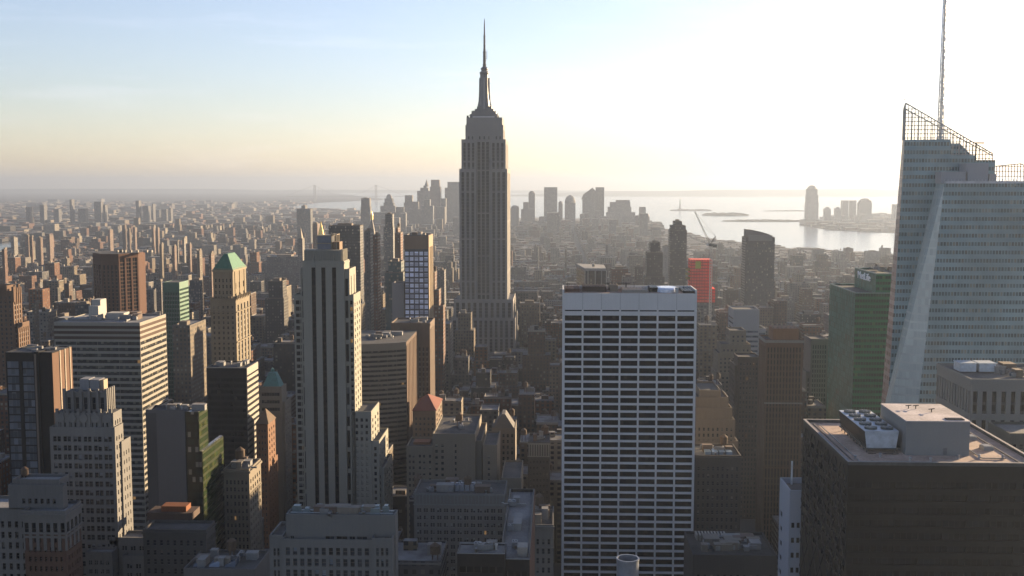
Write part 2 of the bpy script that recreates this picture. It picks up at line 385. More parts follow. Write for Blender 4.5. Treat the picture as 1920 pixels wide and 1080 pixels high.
    def finish(s):
        for nm, (b, m) in s.parts.items():
            if b.f: b.build(nm, m, s.root, s.o)
        def key(wd):
            p = proj(wd[0]); N = wd[2]; vis = N.dot(Vector((0, 0, EYE)) - wd[0]) > 0
            inside = p is not None and -5 < p[0] < 1925 and 0 < p[1] < 1085
            return (not (vis and inside), -round(abs(N.dot((Vector((0, 0, EYE)) - wd[0]).normalized())) * wd[4] * wd[5], 1), -wd[0].z)
        ws = sorted(s.wins, key=key); named, rest = ws[:s.maxwin], ws[s.maxwin:]
        if rest and len(rest) < 4: named, rest = ws, []
        ox, oy, _ = s.o
        for (c, U, N, rot, a, h, st, gm) in named:
            o = bpy.data.objects.new('window', window_mesh(a, h, gm, s.frame, st)); COL.objects.link(o)
            o.parent = s.root; o.location = (c.x - ox, c.y - oy, c.z); o.rotation_euler = (0, 0, rot)
        if rest:
            gms = []
            for q in rest:
                if q[7] not in gms: gms.append(q[7])
            b = MB()
            for (c, U, N, rot, a, h, st, gm) in rest:
                n0 = len(b.f); add_window(b, c, U, N, a, h, st)
                gi = gms.index(gm) + 1
                for i in range(n0, len(b.f)): b.mi[i] = gi if b.mi[i] == 0 else 0
            o = b.build('window', [s.frame] + gms, s.root, s.o); o['kind'] = 'stuff'
        return s.root
FOOT = []                                    # footprints the lower city must leave free: x0,x1,y0,y1
def free(x0, x1, y0, y1, m=3): FOOT.append((x0 - m, x1 + m, y0 - m, y1 + m))
# ------------------------------------------------------------------ the setting
def sheet(name, pts, z, mat, kind='structure'):
    b = MB(); b.poly([(x, y, z) for x, y in pts]); o = b.build(name, mat); tag(o, kind=kind); return o
def G(px, py):                                # the ground point under a pixel
    d = FW + RT * ((px - 960) / FPX) - UP * ((py - 540) / FPX); t = -EYE / d.z
    return d.x * t, d.y * t
def water_mat():
    t = NT('harbour_water'); g = t.pos(); nz_ = t.noise(t.scaled(g.outputs['Position'], (1, .35, 1)), .02, 5, .6)
    bp = t.n('ShaderNodeBump'); bp.inputs['Strength'].default_value = .25; bp.inputs['Distance'].default_value = 4; t.L.new(nz_, bp.inputs['Height']); t.L.new(bp.outputs[0], t.b.inputs['Normal'])
    return t.out((.03, .045, .05), .16, .5)
def street_mat():
    t = NT('asphalt'); g = t.pos(); n1 = t.noise(g.outputs['Position'], .03, 5, .6); k = t.rng(n1, .3, .7, .035, .075)
    cb = t.n('ShaderNodeCombineXYZ')
    for i in range(3): t.L.new(k, cb.inputs[i])
    return t.out(cb.outputs[0], .85, .3)
def land_mat(a, b_, s):
    t = NT('land'); g = t.pos(); n1 = t.noise(g.outputs['Position'], s, 6, .7); return t.out(t.mix(t.rng(n1, .4, .62, 0, 1), a, b_), 1.0, .0)
sheet('water', [(-44000, -1500), (44000, -1500), (44000, 44000), (-44000, 44000)], 0, water_mat())
asphalt = street_mat(); far_land = land_mat((.035, .035, .033), (.085, .075, .065), .004)
RSH = [G(1760, 512), G(1680, 486), G(1560, 476), G(1440, 466), G(1345, 456), G(1290, 442), G(1240, 431), G(1215, 424), G(1120, 411), G(1000, 408), G(930, 411)]
MAN = [(-1500, -1300), (2300, -1300), (2300, 1500)] + RSH + [(-900, 6700), (-1500, 6100), (-2000, 5300), (-2150, 4600), (-1750, 3300), (-1500, 1800)]
sheet('ground', MAN, 2.0, asphalt)
BRK = [(-1700, -1300), (-1700, 1800), (-1950, 3300), (-2340, 4600), (-2190, 5350), (-1650, 6250), (-1250, 7100), G(690, 399), (-1700, 9900), (-2900, 11500), (-3100, 14500), (-2600, 17500), (-6000, 30000), (-42000, 34000), (-42000, -1300)]
sheet('brooklyn_shore', BRK, 2.0, far_land)
NJ = [G(1990, 437), G(1676, 437), G(1560, 432), G(1500, 423), G(1515, 414), G(1600, 406), G(1700, 402), (16000, 12800), (20000, 6000)]
sheet('far_shore', NJ, 2.0, far_land)
def island(name, x0, x1, py, thick, hgt, seed):
    """a low wooded island: a mound with an uneven top"""
    rd = random.Random(seed); a = Vector((*G(x0, py), 0)); c = Vector((*G(x1, py), 0)); n = 26; b = MB(); top = []; Lr = (c - a).length
    for i in range(n + 1):
        u = i / n; e = max(0, math.sin(math.pi * u)) ** .35; top.append((a.lerp(c, u), e))
    for i in range(n):
        (p, e), (q, f) = top[i], top[i + 1]; D = Vector((0, 1, 0)); h0 = 1.5 + hgt * e * rd.uniform(.5, 1); h1 = h0 * rd.uniform(.9, 1.1)
        r = [p - D * thick * e, q - D * thick * f, q + D * thick * f, p + D * thick * e]; s = [(v.x * 1, v.y, -.5) for v in r]
        b.prism(s, [(v.x, v.y, h) for v, h in zip(r, (h0 * .4, h1 * .4, h1, h0))])
    o = b.build(name, land_mat((.05, .055, .035), (.11, .10, .07), .03)); tag(o, kind='structure'); return o
island('harbour_island', 1255, 1335, 395, 90, 14, 1)
island('wooded_island', 1316, 1404, 404, 170, 22, 2)
island('harbour_pier', 1352, 1516, 415, 110, 9, 3)
island('sand_spit', 1430, 1530, 396, 60, 6, 4)
# hills on the horizon
def ridge(name, Yc, x0, x1, hs, seed, deep=2500):
    rd = random.Random(seed); n = 90; ph = [rd.uniform(0, 6) for _ in range(5)]; b = MB(); P = []
    for i in range(n + 1):
        u = i / n; x = x0 + (x1 - x0) * u; k = len(hs) - 1; j = min(k - 1, int(u * k)); f = u * k - j; f = f * f * (3 - 2 * f)
        h = hs[j] * (1 - f) + hs[j + 1] * f; h += sum(math.sin(u * (9 + 13 * q) + ph[q]) * h * .07 / (1 + q * .6) for q in range(5)); P.append((x, h))
    for (xa, ha), (xb, hb) in zip(P, P[1:]):
        b.quad((xa, Yc, 1), (xb, Yc, 1), (xb, Yc + deep * .5, hb), (xa, Yc + deep * .5, ha)); b.quad((xa, Yc + deep * .5, ha), (xb, Yc + deep * .5, hb), (xb, Yc + deep, 1), (xa, Yc + deep, 1))
    o = b.build(name, land_mat((.05, .06, .045), (.09, .09, .07), .002)); tag(o, kind='structure')
ridge('hills', 22000, -1500, 16000, (10, 95, 125, 118, 90, 70, 60), 5, 4000)
ridge('low_hills', 30000, -24000, 2500, (60, 70, 95, 100, 80, 70, 40), 6, 4000)

# pavements and the avenue's painted lines in the near streets
AVES = [(-1180, 24), (-900, 24), (-640, 24), (-500, 22), (-362, 26), (-215, 26), (86, 30), (330, 28), (590, 28), (860, 28), (1120, 28)]
def street_lines():
    pv, ln = MB(), MB(); xs = [-1420] + [a for a, _ in AVES] + [1380]; hw = {a: q / 2 for a, q in AVES}
    for i in range(len(xs) - 1):
        for j in range(0, 17):
            y0, y1 = 250 + j * 80 + 8, 250 + j * 80 + 72; pv.box(xs[i] + hw.get(xs[i], 10), xs[i + 1] - hw.get(xs[i + 1], 10), y0, y1, 2.0, 2.14, 0, False)
    for a, q in AVES:
        for k in (-1, 0, 1):
            for j in range(120): ln.quad(*[(a + k * 3.3 + dx, 250 + j * 11 + dy, 2.006) for dx, dy in ((-.08, 0), (.08, 0), (.08, 4), (-.08, 4))])
    o = pv.build('pavement', stone((.16, .155, .15))); tag(o, kind='structure')
    o = ln.build('road_markings', stone((.7, .7, .68))); tag(o, kind='structure')
street_lines()

# ------------------------------------------------------------------ helpers that set a building where the photograph has it
def xz(Y, xl, xr, yt): a = at(xl, yt, Y); b = at(xr, yt, Y); return a.x, b.x, (a.z + b.z) / 2
def back(x, xs, py): return x / at(xs, py, 1.0).x          # how far the side wall runs: its far edge shows at xs
LIME = stone((.34, .32, .28)); PALE = stone((.45, .42, .37)); BRICK = stone((.20, .12, .085)); DKBRICK = stone((.13, .09, .07)); GREY = stone((.30, .30, .30)); TAN = stone((.38, .31, .23)); CREAM = stone((.50, .42, .30))
BLACK = metal((.012, .012, .013), .35); DKGLASS = pane((.004, .005, .006), .05, .004, (.10, .10, .095), .08); WGLASS = pane(); BLUEGLASS = pane((.03, .04, .055), .35, .03, (.16, .19, .24))
TAR, TARL, PINKROOF = tar(.07), tar(.20), tar((.30, .23, .19))

# ------------------------------------------------------------------ the white-framed tower in the middle
def white_tower():
    Y = 554; x0, x1, z = xz(Y, 1055, 1307, 550); D = 24
    B = Bld('office_tower', 'white concrete slab tower with seven bays of black ribbon windows, right of spired tower', 'office tower', (x0 + x1) / 2, Y + D / 2, stone((1.0, 1.0, .99), .10), pane((.004, .0045, .005), .25, .003, (.055, .055, .05), .06), BLACK, style='wide', rec=.8, maxwin=100)
    def f(w_, h_):
        p = (w_ - 1.4) / 7; cols = [(.7 + p * i + .45, .7 + p * (i + 1) - .45) for i in range(7)]; fh = 3.78; rows = [(h_ - 9.1, h_ - 8.4)]
        k = 0
        while h_ - 11.2 - fh * (k + 1) > 1: rows.append((h_ - 11.2 - fh * (k + 1) + 1.1, h_ - 11.2 - fh * k)); k += 1
        return cols, rows
    B.block(x0, x1, Y, Y + D, 0, z, f, plain, plain, plain, PINKROOF, par=0, zb=z - 150)
    t = .7; rb = B.mb('parapet')
    for a in ((x0, x1, Y + D - t, Y + D), (x0, x0 + t, Y, Y + D - t), (x1 - t, x1, Y, Y + D - t)): rb.box(*a, z, z + 1.8, 0, False)
    rd = random.Random(3)
    pn = B.mb('panel_joint', stone((.3, .3, .31)))
    for i in range(1, 7): x = x0 + .7 + (x1 - x0 - 1.4) / 7 * i; pn.box(x - .07, x + .07, Y - .03, Y, z - 8.2, z, 0, False)
    for u0, u1, v0, v1, h, m in ((.02, .13, .25, .95, 1.6, BRICK), (.15, .33, .3, .9, 2.6, DKBRICK), (.36, .42, .4, .9, 3.2, TAN), (.45, .64, .15, .85, 1.2, PALE), (.66, .72, .3, .9, 2.2, BLACK), (.9, .985, .1, .9, 1.0, BLACK)):
        a, c = x0 + (x1 - x0) * u0, x0 + (x1 - x0) * u1; e, g = Y + D * v0, Y + D * v1; b = MB(); b.box(a, c, e, g, z, z + h)
        k = a + .4
        while k < c - .3: b.box(k, k + .25, e - .1, g, z + h, z + h + .3); k += 1.5
        b.build('plant_enclosure', m, B.root, B.o)
    b = MB(); cx, cy = x0 + (x1 - x0) * .79, Y + D * .45; b.lathe(cx, cy, [(5.2, z), (5.2, z + 1.4), (4.6, z + 2.2), (4.2, z + 2.3)], 20, 0, 1.1, 1.5); b.build('roof_dome', metal((.55, .62, .75), .25), B.root, B.o)
    b = MB(); b.box(cx + 3.5, cx + 5, cy - 9, cy - 7, z, z + 2.8); b.build('roof_hatch', stone((.7, .7, .68)), B.root, B.o)
    for u, h in ((.04, 4), (.38, 5), (.55, 4.2), (.93, 4.5)): b = MB(); b.bar((x0 + (x1 - x0) * u, Y + D * .7, z), (x0 + (x1 - x0) * u, Y + D * .7, z + h), .12); b.build('roof_mast', BLACK, B.root, B.o)
    b = MB(); b.bar((x0 + (x1 - x0) * .33, Y + D * .8, z + 3.4), (x0 + (x1 - x0) * .52, Y + D * .8, z + 3.4), .25); b.bar((x0 + (x1 - x0) * .36, Y + D * .8, z), (x0 + (x1 - x0) * .36, Y + D * .8, z + 3.6), .3); b.bar((x0 + (x1 - x0) * .49, Y + D * .8, z), (x0 + (x1 - x0) * .49, Y + D * .8, z + 3.6), .3)
    b.build('window_cleaning_rig', BLACK, B.root, B.o)
    free(x0, x1, Y, Y + D); B.finish()
white_tower()

# ------------------------------------------------------------------ the spired stone tower
def spired_tower():
    Y = 1301; cx = at(906, 300, Y).x; st = stone((.335, .325, .315), .15); dk = pane((.010, .0105, .012), .15, .01, (.13, .12, .11), .12); fr = metal((.062, .06, .058), .6)
    B = Bld('spired_skyscraper', 'tallest stone skyscraper with stepped shoulders, dark window stripes and a needle spire against the sky', 'skyscraper', cx, Y + 30, st, dk, fr, style='strip', rec=.9, maxwin=100); B.glass = dk
    def blk(Yf, xl, xr, yt, D, N, R_=None, **k):
        x0, x1, z = xz(Yf, xl, xr, yt); B.block(x0, x1, Yf, Yf + D, 0, z, N, R_ or plain, plain, plain, TARL, zb=20, **k); return x0, x1, z
    wing = lambda n: strips(n, .52, 1.2, 3, 2, (60, 110, 160, 215, 250))
    side = strips(9, .3, 1.5, 4, 2, (60, 120, 180, 240))
    # broad lower blocks, then the shaft in two wings beside a recessed middle
    b0 = blk(Y - 26, 826, 990, 664, 100, strips(16, .5), side); b1 = blk(Y - 14, 846, 966, 598, 90, strips(12, .5, 1, 2, 2, (45, 70)), side); b2 = blk(Y - 7, 851, 962, 563, 78, strips(10, .5, 1, 3, 2, (60, 90)), side)
    blk(Y, 861, 893, 318, 62, wing(3), side); blk(Y, 919, 951, 318, 88, wing(3), side)
    blk(Y + 1.5, 865, 893, 263, 58, wing(3), side); blk(Y + 1.5, 919, 948, 263, 75, wing(3), side)
    x0, x1, z = xz(Y + 5, 892.5, 919.5, 263); B.block(x0, x1, Y + 5, Y + 55, 0, z, strips(3, .62, .8, 2, 2, (55, 95, 140, 190, 240)), plain, plain, plain, TARL, zb=20)
    blk(Y + 6, 872.5, 943.5, 236, 46, lambda w_, h_: ([(w_ * a, w_ * (a + .035)) for a in (.07, .17, .36, .48, .60, .80, .9)], [(h_ - 26, h_ - 12)]), strips(4, .3))
    x0, x1, z86 = xz(Y + 7, 874.5, 941.5, 222); B.block(x0, x1, Y + 7, Y + 48, 0, z86, lambda w_, h_: ([(w_ * a, w_ * (a + .045)) for a in (.37, .48, .59)], [(h_ - 22, h_ - 11)]), plain, plain, plain, TARL, zb=270)
    cy = Y + 27; pal = stone((.62, .60, .55)); ls = B.mb('window_arch', pal)
    for a in (.37, .48, .59): u = x0 + (x1 - x0) * (a + .0225); ls.lathe(u, Y + 6.9, [(1.3, z86 - 11), (1.2, z86 - 9.6), (.2, z86 - 8.4)], 8, 0, 1, .3)
    zz = lambda py: at(906, py, cy).z; pw = lambda n: n * cy / FPX
    crown = MB(); met = metal((.085, .09, .10), .5)
    for h, y0, y1 in ((25.5, 222, 215), (22, 215, 209.5), (17.5, 209.5, 205), (13.5, 205, 200)): r = pw(h); crown.box(cx - r, cx + r, cy - r * .8, cy + r * .8, zz(y0), zz(y1), 0, False)
    c = crown.build('crown', met, B.root, B.o)
    b = MB(); r = pw(20); b.box(cx - r, cx + r, Y + 7.5, Y + 8, z86 + .1, z86 + 2.6); b.build('deck_glazing', stone((.75, .76, .78)), c)
    for o in (c.children): o.location = (-B.o[0], -B.o[1], 0)
    m = MB(); r = lambda n: pw(n) * 1.08
    m.lathe(cx, cy, [(r(11.6), zz(205)), (r(10), zz(196)), (r(8.8), zz(185)), (r(8.0), zz(172)), (r(7.6), zz(158)), (r(7.6), zz(140)), (r(8.6), zz(138)), (r(8.6), zz(135.5)), (r(6.2), zz(134)), (r(5.2), zz(131.5)), (r(6.8), zz(130)), (r(6.8), zz(128.5)), (r(3.4), zz(125))], 12, 0, 1, 1, math.pi / 12)
    mast = m.build('mast', met, B.root, B.o)
    for sx, sy in ((1, 0), (-1, 0), (0, 1), (0, -1)):
        b = MB(); pr = [(12.5, 205), (9.6, 190), (8.6, 172), (8.2, 146)]
        for (ra, ya), (rb, yb) in zip(pr, pr[1:]):
            A, Bq = pw(ra), pw(rb); t = 1.0
            if sx: b.prism([(cx + sx * A - t, cy - t, zz(ya)), (cx + sx * A + t, cy - t, zz(ya)), (cx + sx * A + t, cy + t, zz(ya)), (cx + sx * A - t, cy + t, zz(ya))], [(cx + sx * Bq - t, cy - t, zz(yb)), (cx + sx * Bq + t, cy - t, zz(yb)), (cx + sx * Bq + t, cy + t, zz(yb)), (cx + sx * Bq - t, cy + t, zz(yb))])
            else: b.prism([(cx - t, cy + sy * A - t, zz(ya)), (cx + t, cy + sy * A - t, zz(ya)), (cx + t, cy + sy * A + t, zz(ya)), (cx - t, cy + sy * A + t, zz(ya))], [(cx - t, cy + sy * Bq - t, zz(yb)), (cx + t, cy + sy * Bq - t, zz(yb)), (cx + t, cy + sy * Bq + t, zz(yb)), (cx - t, cy + sy * Bq + t, zz(yb))])
        b.build('mast_buttress', metal((.15, .155, .165), .5), B.root, B.o)
    b = MB(); b.lathe(cx, cy, [(r(3), zz(126)), (r(2.4), zz(118)), (r(2.3), zz(96)), (r(1.7), zz(94)), (r(1.6), zz(68)), (r(1.25), zz(66)), (r(.95), zz(46)), (.3, zz(35))], 6)
    for py, q in ((122, 4.2), (114, 3.4), (107, 3.2), (99, 3.6), (93, 2.4), (86, 2.2), (77, 2), (68, 2.4)): b.box(cx - pw(q), cx + pw(q), cy - .5, cy + .5, zz(py), zz(py) + .5)
    b.bar((cx + pw(4.5), cy, zz(111)), (cx + pw(4.5), cy, zz(95)), .25); b.bar((cx, cy, zz(110)), (cx + pw(4.5), cy, zz(110)), .2)
    b.build('spire', metal((.035, .036, .04), .8), B.root, B.o)
    rd = random.Random(5)
    for i in range(14):
        s = rd.choice((-1, 1)); px = 906 + s * rd.uniform(14, 32); py = 222 - (1 - abs(px - 906) / 34) * 26; b = MB(); q = at(px, py + 3, cy - rd.uniform(0, 10)); b.bar(q - Vector((0, 0, 3)), q + Vector((0, 0, rd.uniform(2, 5))), .35); b.box(q.x - .7, q.x + .7, q.y - .7, q.y + .7, q.z, q.z + 1.2); b.build('antenna', BLACK, B.root, B.o)
    x0, x1, z = xz(Y - 30, 866, 946, 676); free(*xz(Y, 822, 994, 664)[:2], Y - 40, Y + 100); B.finish()
spired_tower()

# ------------------------------------------------------------------ the glass tower with the lattice crown and mast
def glass_tower():
    cur = grid((.42, .66, .74), (.055, .09, .10), 1.55, 4.25, .74, .46, .78, .1, .02, .2, .3, (.19, .21, .19), .5)
    sky_tinted = grid((.78, .95, 1.0), (.27, .34, .36), 1.55, 4.25, .9, .75, 1.0, .08, .002, .2, .2, (.28, .33, .34), .5, .12)  # facet glass: the bright sky reflection is put into its paler colour
    scr = grid((.16, .19, .2), (.11, .14, .15), 3.0, 4.25, .9, .8, .8, .25, .01, .2, .4)
    Y = 575; root = at(1830, 600, Y + 30)
    B = Bld('glass_skyscraper', 'faceted blue-grey glass skyscraper with a slanted lattice crown and a tall mast', 'skyscraper', root.x, root.y, cur); P = lambda px, py, Yq: at(px, py, Yq)
    low = lambda p, q, z=0: p + (q - p) * ((z - p.z) / (q.z - p.z))
    # rear slab: front wall, narrow left wall leaning outward downwards
    Yr, Ys = Y + 14, Y + 66
    a0 = P(1697, 262, Yr); a1 = low(a0, P(1672, 640, Yr)); a2 = P(1868, 262, Yr)
    bl0 = Vector((a0.x + .8, Yr + 7, a0.z)); bl1 = Vector((a1.x + .8, Yr + 20, 0)); xm = at(1783, 261, Yr).x
    b = MB(); zc = a0.z
    def cutz(px, py): return P(px, py, Yr)
    pts = [a1, Vector((a2.x, Yr, 0)), Vector((a2.x, Yr, cutz(1868, 300).z)), cutz(1828, 300), cutz(1828, 291), cutz(1783, 291), cutz(1783, 261), a0]
    b.poly(pts)
    eg = MB(); eg.poly([bl1, a1, a0, bl0]); eg.build('reflection_tinted_edge', grid((.55, .44, .40), (.30, .23, .21), 1.5, 4.25, .8, .5, .9, .25, .01, .2, .4), B.root, B.o); b.poly([bl0, Vector((xm, Ys, bl0.z)), Vector((xm, Ys, 0)), bl1]); b.poly([Vector((xm, Ys, bl0.z)), Vector((a2.x, Ys, bl0.z)), Vector((a2.x, Ys, 0)), Vector((xm, Ys, 0))]); b.poly([Vector((a2.x, Yr, 0)), Vector((a2.x, Ys, 0)), Vector((a2.x, Ys, a0.z)), Vector((a2.x, Yr, a0.z - 20))])  # the edge's pinkish reflection is put into its colour
    b.poly([a0, cutz(1783, 261), Vector((cutz(1783, 261).x, Ys, a0.z)), bl0]); b.build('rear_glass_wall', cur, B.root, B.o)
    # front block and its broad pale facet
    Yf = Y
    ft = P(1771, 344, Yf); fb = low(ft, P(1722, 755, Yf)); gt = P(1755, 344, Yr - .1); gb = low(gt, P(1668, 720, Yr - .1)); rt = P(2010, 338, Yf); rb = Vector((rt.x, Yf, 0)); top2 = P(2010, 330, Ys)
    b = MB(); b.poly([fb, rb, Vector((rt.x, Yf, ft.z)), ft]); b.poly([Vector((rt.x, Yf, 0)), Vector((rt.x, Ys, 0)), Vector((rt.x, Ys, ft.z)), Vector((rt.x, Yf, ft.z))])
    b.build('front_glass_wall', cur, B.root, B.o)
    b = MB(); gt.z = ft.z; b.poly([gb, fb, ft, gt]); b.build('glass_facet', sky_tinted, B.root, B.o)
    b = MB(); b.poly([gt, ft, Vector((rt.x, Yf, ft.z)), Vector((rt.x, Ys, ft.z)), Vector((gt.x, Ys, ft.z))]); b.build('roof', TARL, B.root, B.o)
    # slanted lattice screens
    def lattice(name, tl, tr, base, Yq, nx, step, back_=0):
        b = MB(); L0 = P(tl[0], tl[1], Yq); R0 = P(tr[0], tr[1], Yq); zb = P(tl[0], base, Yq).z; n = nx
        for i in range(n + 1):
            u = i / n; t = L0.lerp(R0, u); t.y += back_ * u; b.bar((t.x, t.y, zb), t, .16)
        b.bar(L0, R0 + Vector((0, back_, 0)), .24); z = zb
        while z < max(L0.z, R0.z) - .4:
            u0, u1 = 0, 1
            if z > min(L0.z, R0.z):
                k = (z - L0.z) / (R0.z - L0.z)
                if L0.z > R0.z: u1 = k
                else: u0 = k
            p = L0.lerp(R0, u0); q = L0.lerp(R0, u1); b.bar((p.x, p.y + back_ * u0, z), (q.x, q.y + back_ * u1, z), .16); z += step
        return b.build(name, metal((.25, .26, .27), .4), B.root, B.o)
    lattice('lattice_screen', (1698, 193), (1861, 288), 305, Yr + .2, 27, 2.12); lattice('lattice_screen', (1698.5, 205), (1861, 292), 305, Yr + 3.2, 13, 4.25)
    lattice('lattice_screen', (1863, 312), (1914, 307), 340, Yf + 22, 9, 2.6); lattice('lattice_screen', (1914, 307), (1990, 345), 350, Yf + 22, 13, 2.6)
    lt = P(1697.5, 194, Yr); b = MB(); e = Vector((a0.x + .6, Yr + 6.5, lt.z - 3))
    for k in range(4): q = lt.lerp(e, k / 3); b.bar((q.x, q.y, a0.z), q, .16)
    b.bar(lt, e, .2)
    for k in range(6): zz = a0.z + k * 4.2; b.bar((a0.x, Yr, zz), (e.x, e.y, zz), .14)
    b.build('side_lattice', metal((.25, .26, .27), .4), B.root, B.o)
    # plant rooms on the front block
    for xl, xr, yt, d0, d1 in ((1765, 1814, 322, 3, 12), (1812, 1854, 306, 3, 13), (1855, 1868, 326, 6, 16)):
        x0, x1, z = xz(Yf + d0, xl, xr, yt); B.solid('plant_room', stone((.50, .53, .58), .08), (x0, x1, Yf + d0, Yf + d1, ft.z, z))
    b = MB(); x0, x1, z = xz(Yf + 1, 1772, 1920, 337); b.box(x0, x1 + 25, Yf + .5, Yf + .9, ft.z, ft.z + 1.2)
    for k in range(24): x = x0 + (x1 - x0) * k / 23; b.box(x - .1, x + .1, Yf + 1.5, Yf + 1.7, ft.z, ft.z + 2.2)
    b.build('roof_railing', metal((.4, .42, .45)), B.root, B.o)
    b = MB(); q = at(1845, 268, Yr); b.bar(q - Vector((5, 0, 0)), q, .3); b.bar(q - Vector((4, 0, 0)), q - Vector((4, 0, 9)), .3); b.build('davit', BLACK, B.root, B.o)
    x = at(1764.5, 226, Yr + 24).x; yq = Yr + 24; z0, z1 = a0.z - 8, at(1763, -55, yq).z; b = MB(); h = z1 - z0; n = int(h / 3.2)
    pos = lambda k, a: (x + (1.75 - .9 * k / n) * math.cos(a), yq + (1.75 - .9 * k / n) * math.sin(a), z0 + h * k / n)
    for k in range(n):
        for j in range(3):
            a = j * 2.094 + .5; b.bar(pos(k, a), pos(k + 1, a), .26 - .1 * k / n); b.bar(pos(k, a), pos(k + 1, a + 2.094), .11)
            if k % 3 == 0: b.bar(pos(k, a), pos(k, a + 2.094), .2)
    b.bar((x - .4, yq, z0), (x - .2, yq, z1), .5, 0, .2); b.build('mast', metal((.52, .55, .58), .4), B.root, B.o)
    free(a1.x, rt.x, Yf, Ys); B.finish()
glass_tower()

# ------------------------------------------------------------------ the pale tower with three dark stripes
def stripe_tower():
    Y = 600; st = stone((.40, .39, .33), .14); cx = at(610, 600, Y).x
    B = Bld('setback_tower', 'pale grey-green setback tower with three black vertical stripes and a sunlit right flank', 'office tower', cx, Y + 10, st, pane((.007, .008, .009), .3, .02, (.3, .3, .28), .1), BLACK, rec=.45, maxwin=100); fh = 3.53
    lit = lambda n: punched(n, fh, .36, .55, .6, 3)
    def blk(Yf, xl, xr, yt, xs, N, R_=plain, ys=None, **k):
        x0, x1, z = xz(Yf, xl, xr, yt); yb = back(x1, xs, ys or yt - 5); B.block(x0, x1, Yf, yb, 0, z, N, R_, plain, plain, TAR, **k); free(x0, x1, Yf, yb); return x0, x1, yb, z
    fx = lambda px: (px - 567) / (645 - 567)
    core = lambda w_, h_: ([(w_ * fx(p) - 1.1, w_ * fx(p) + 1.1) for p in (587.5, 606, 626)], [(1, h_ - 2.5)])
    c = blk(Y, 567, 645, 493, 655, core, strips(2, .25, 1.5, 4), style='strip'); x0, x1, yb, z = c
    # crown: fluted parapet above a moulding, pointed caps over the stripes
    a0, a1, az = xz(Y + 1, 570, 641, 469); cr = B.mb('crown'); cr.box(a0, a1, Y + 1, yb - 1, z, az, 0, False)
    n = 17
    for i in range(n): u = a0 + (a1 - a0) * (i + .5) / n; cr.box(u - .28, u + .28, Y + .55, Y + 1, z + .8, az - .5 + (.5 if i % 2 else 0), 0)
    for i in range(5): u = Y + 2 + (yb - Y - 4) * i / 4; cr.box(a1, a1 + .45, u - .5, u + .5, z, az + .4, 0)
    md = B.mb('moulding'); md.box(x0 - .25, x1 + .25, Y - .3, Y, z - .35, z + .35); md.box(x1, x1 + .3, Y, yb, z - .35, z + .35)
    for p in (587.5, 606, 626): u = x0 + (x1 - x0) * fx(p); md.prism([(u - 1.3, Y - .4, z - 2.4), (u + 1.3, Y - .4, z - 2.4), (u + 1.3, Y, z - 2.4), (u - 1.3, Y, z - 2.4)], [(u - .2, Y - .4, z + 2.6), (u + .2, Y - .4, z + 2.6), (u + .2, Y, z + 2.6), (u - .2, Y, z + 2.6)])
    blk(Y + 1.2, 563, 655, 508, 667, cols_at(((.03, .09), (.91, .97)), fh * 3.4, .8, 3), strips(2, .2, 1, 3), style='sash')
    win2 = [(a / 112., (a + 7.0) / 112.) for a in (3.2, 11.6, 94.2, 103.0)]
    blk(Y + 2.2, 551, 663, 556, 676, cols_at(win2, fh, .62, 1.5), punched(3, fh, .3, .55, .5, 3))
    blk(Y + 2.2, 660, 696, 775, 711, punched(3, fh, .5, .55, 1.2, 2), lit(3)); blk(Y + 2.6, 640, 711, 830, 728, punched(7, fh, .5, .55, .8, 1.5), lit(4)); blk(Y + 4, 690, 720, 880, 736, punched(2, fh, .5), lit(4))
    # plant house on top
    q0, q1, qz = xz(Y + 6, 595, 621, 442); ph = MB(); ph.box(q0, q1, Y + 6, Y + 15, az - 1, qz); o = ph.build('plant_house', metal((.07, .09, .13), .3), B.root, B.o)
    q = MB()
    for k in (0, .45, 1): q.box(q0 - .4, q1 + .4, Y + 5.6, Y + 15.4, az + (qz - az) * k - .25, az + (qz - az) * k + .25)
    for xx in (q1 - .2, q1 + 2.5): 
        for yy in (Y + 6, Y + 10, Y + 14): q.box(xx, xx + .5, yy, yy + .5, az - 1, qz + 1)
    q.box(q1, q1 + 3, Y + 6, Y + 14, qz + .4, qz + .8); q.build('plant_frame', stone((.42, .36, .27)), B.root, B.o)
    B.solid('plant_house', stone((.3, .2, .13)), (q1 + .6, q1 + 4.4, Y + 6.5, Y + 15, az - 1, az + (qz - az) * .55)); B.finish()
stripe_tower()
# ------------------------------------------------------------------ the near towers, each in its own way
def hero(name, label, cat, Y, xl, xr, **k):
    x0 = at(xl, 800, Y).x; x1 = at(xr, 800, Y).x; k.setdefault('wall', LIME); wall = k.pop('wall')
    B = Bld(name, label, cat, (x0 + x1) / 2, Y + 12, wall, **k); B.Y = Y; return B
def blk(B, Yf, xl, xr, yt, xs=None, D=None, N=plain, R_=plain, L=plain, ys=None, roof=TAR, **k):
    """a block whose front top edge runs from xl to xr at height yt of the photograph; xs: where its side wall's far edge shows"""
    x0, x1, z = xz(Yf, xl, xr, yt)
    if xs is not None: yb = back(x1 if xs > xr else x0, xs, ys or yt - 6)
    else: yb = Yf + D
    B.block(x0, x1, Yf, yb, 0, z, N, R_, L, plain, roof, **k); free(x0, x1, Yf, yb); return x0, x1, yb, z

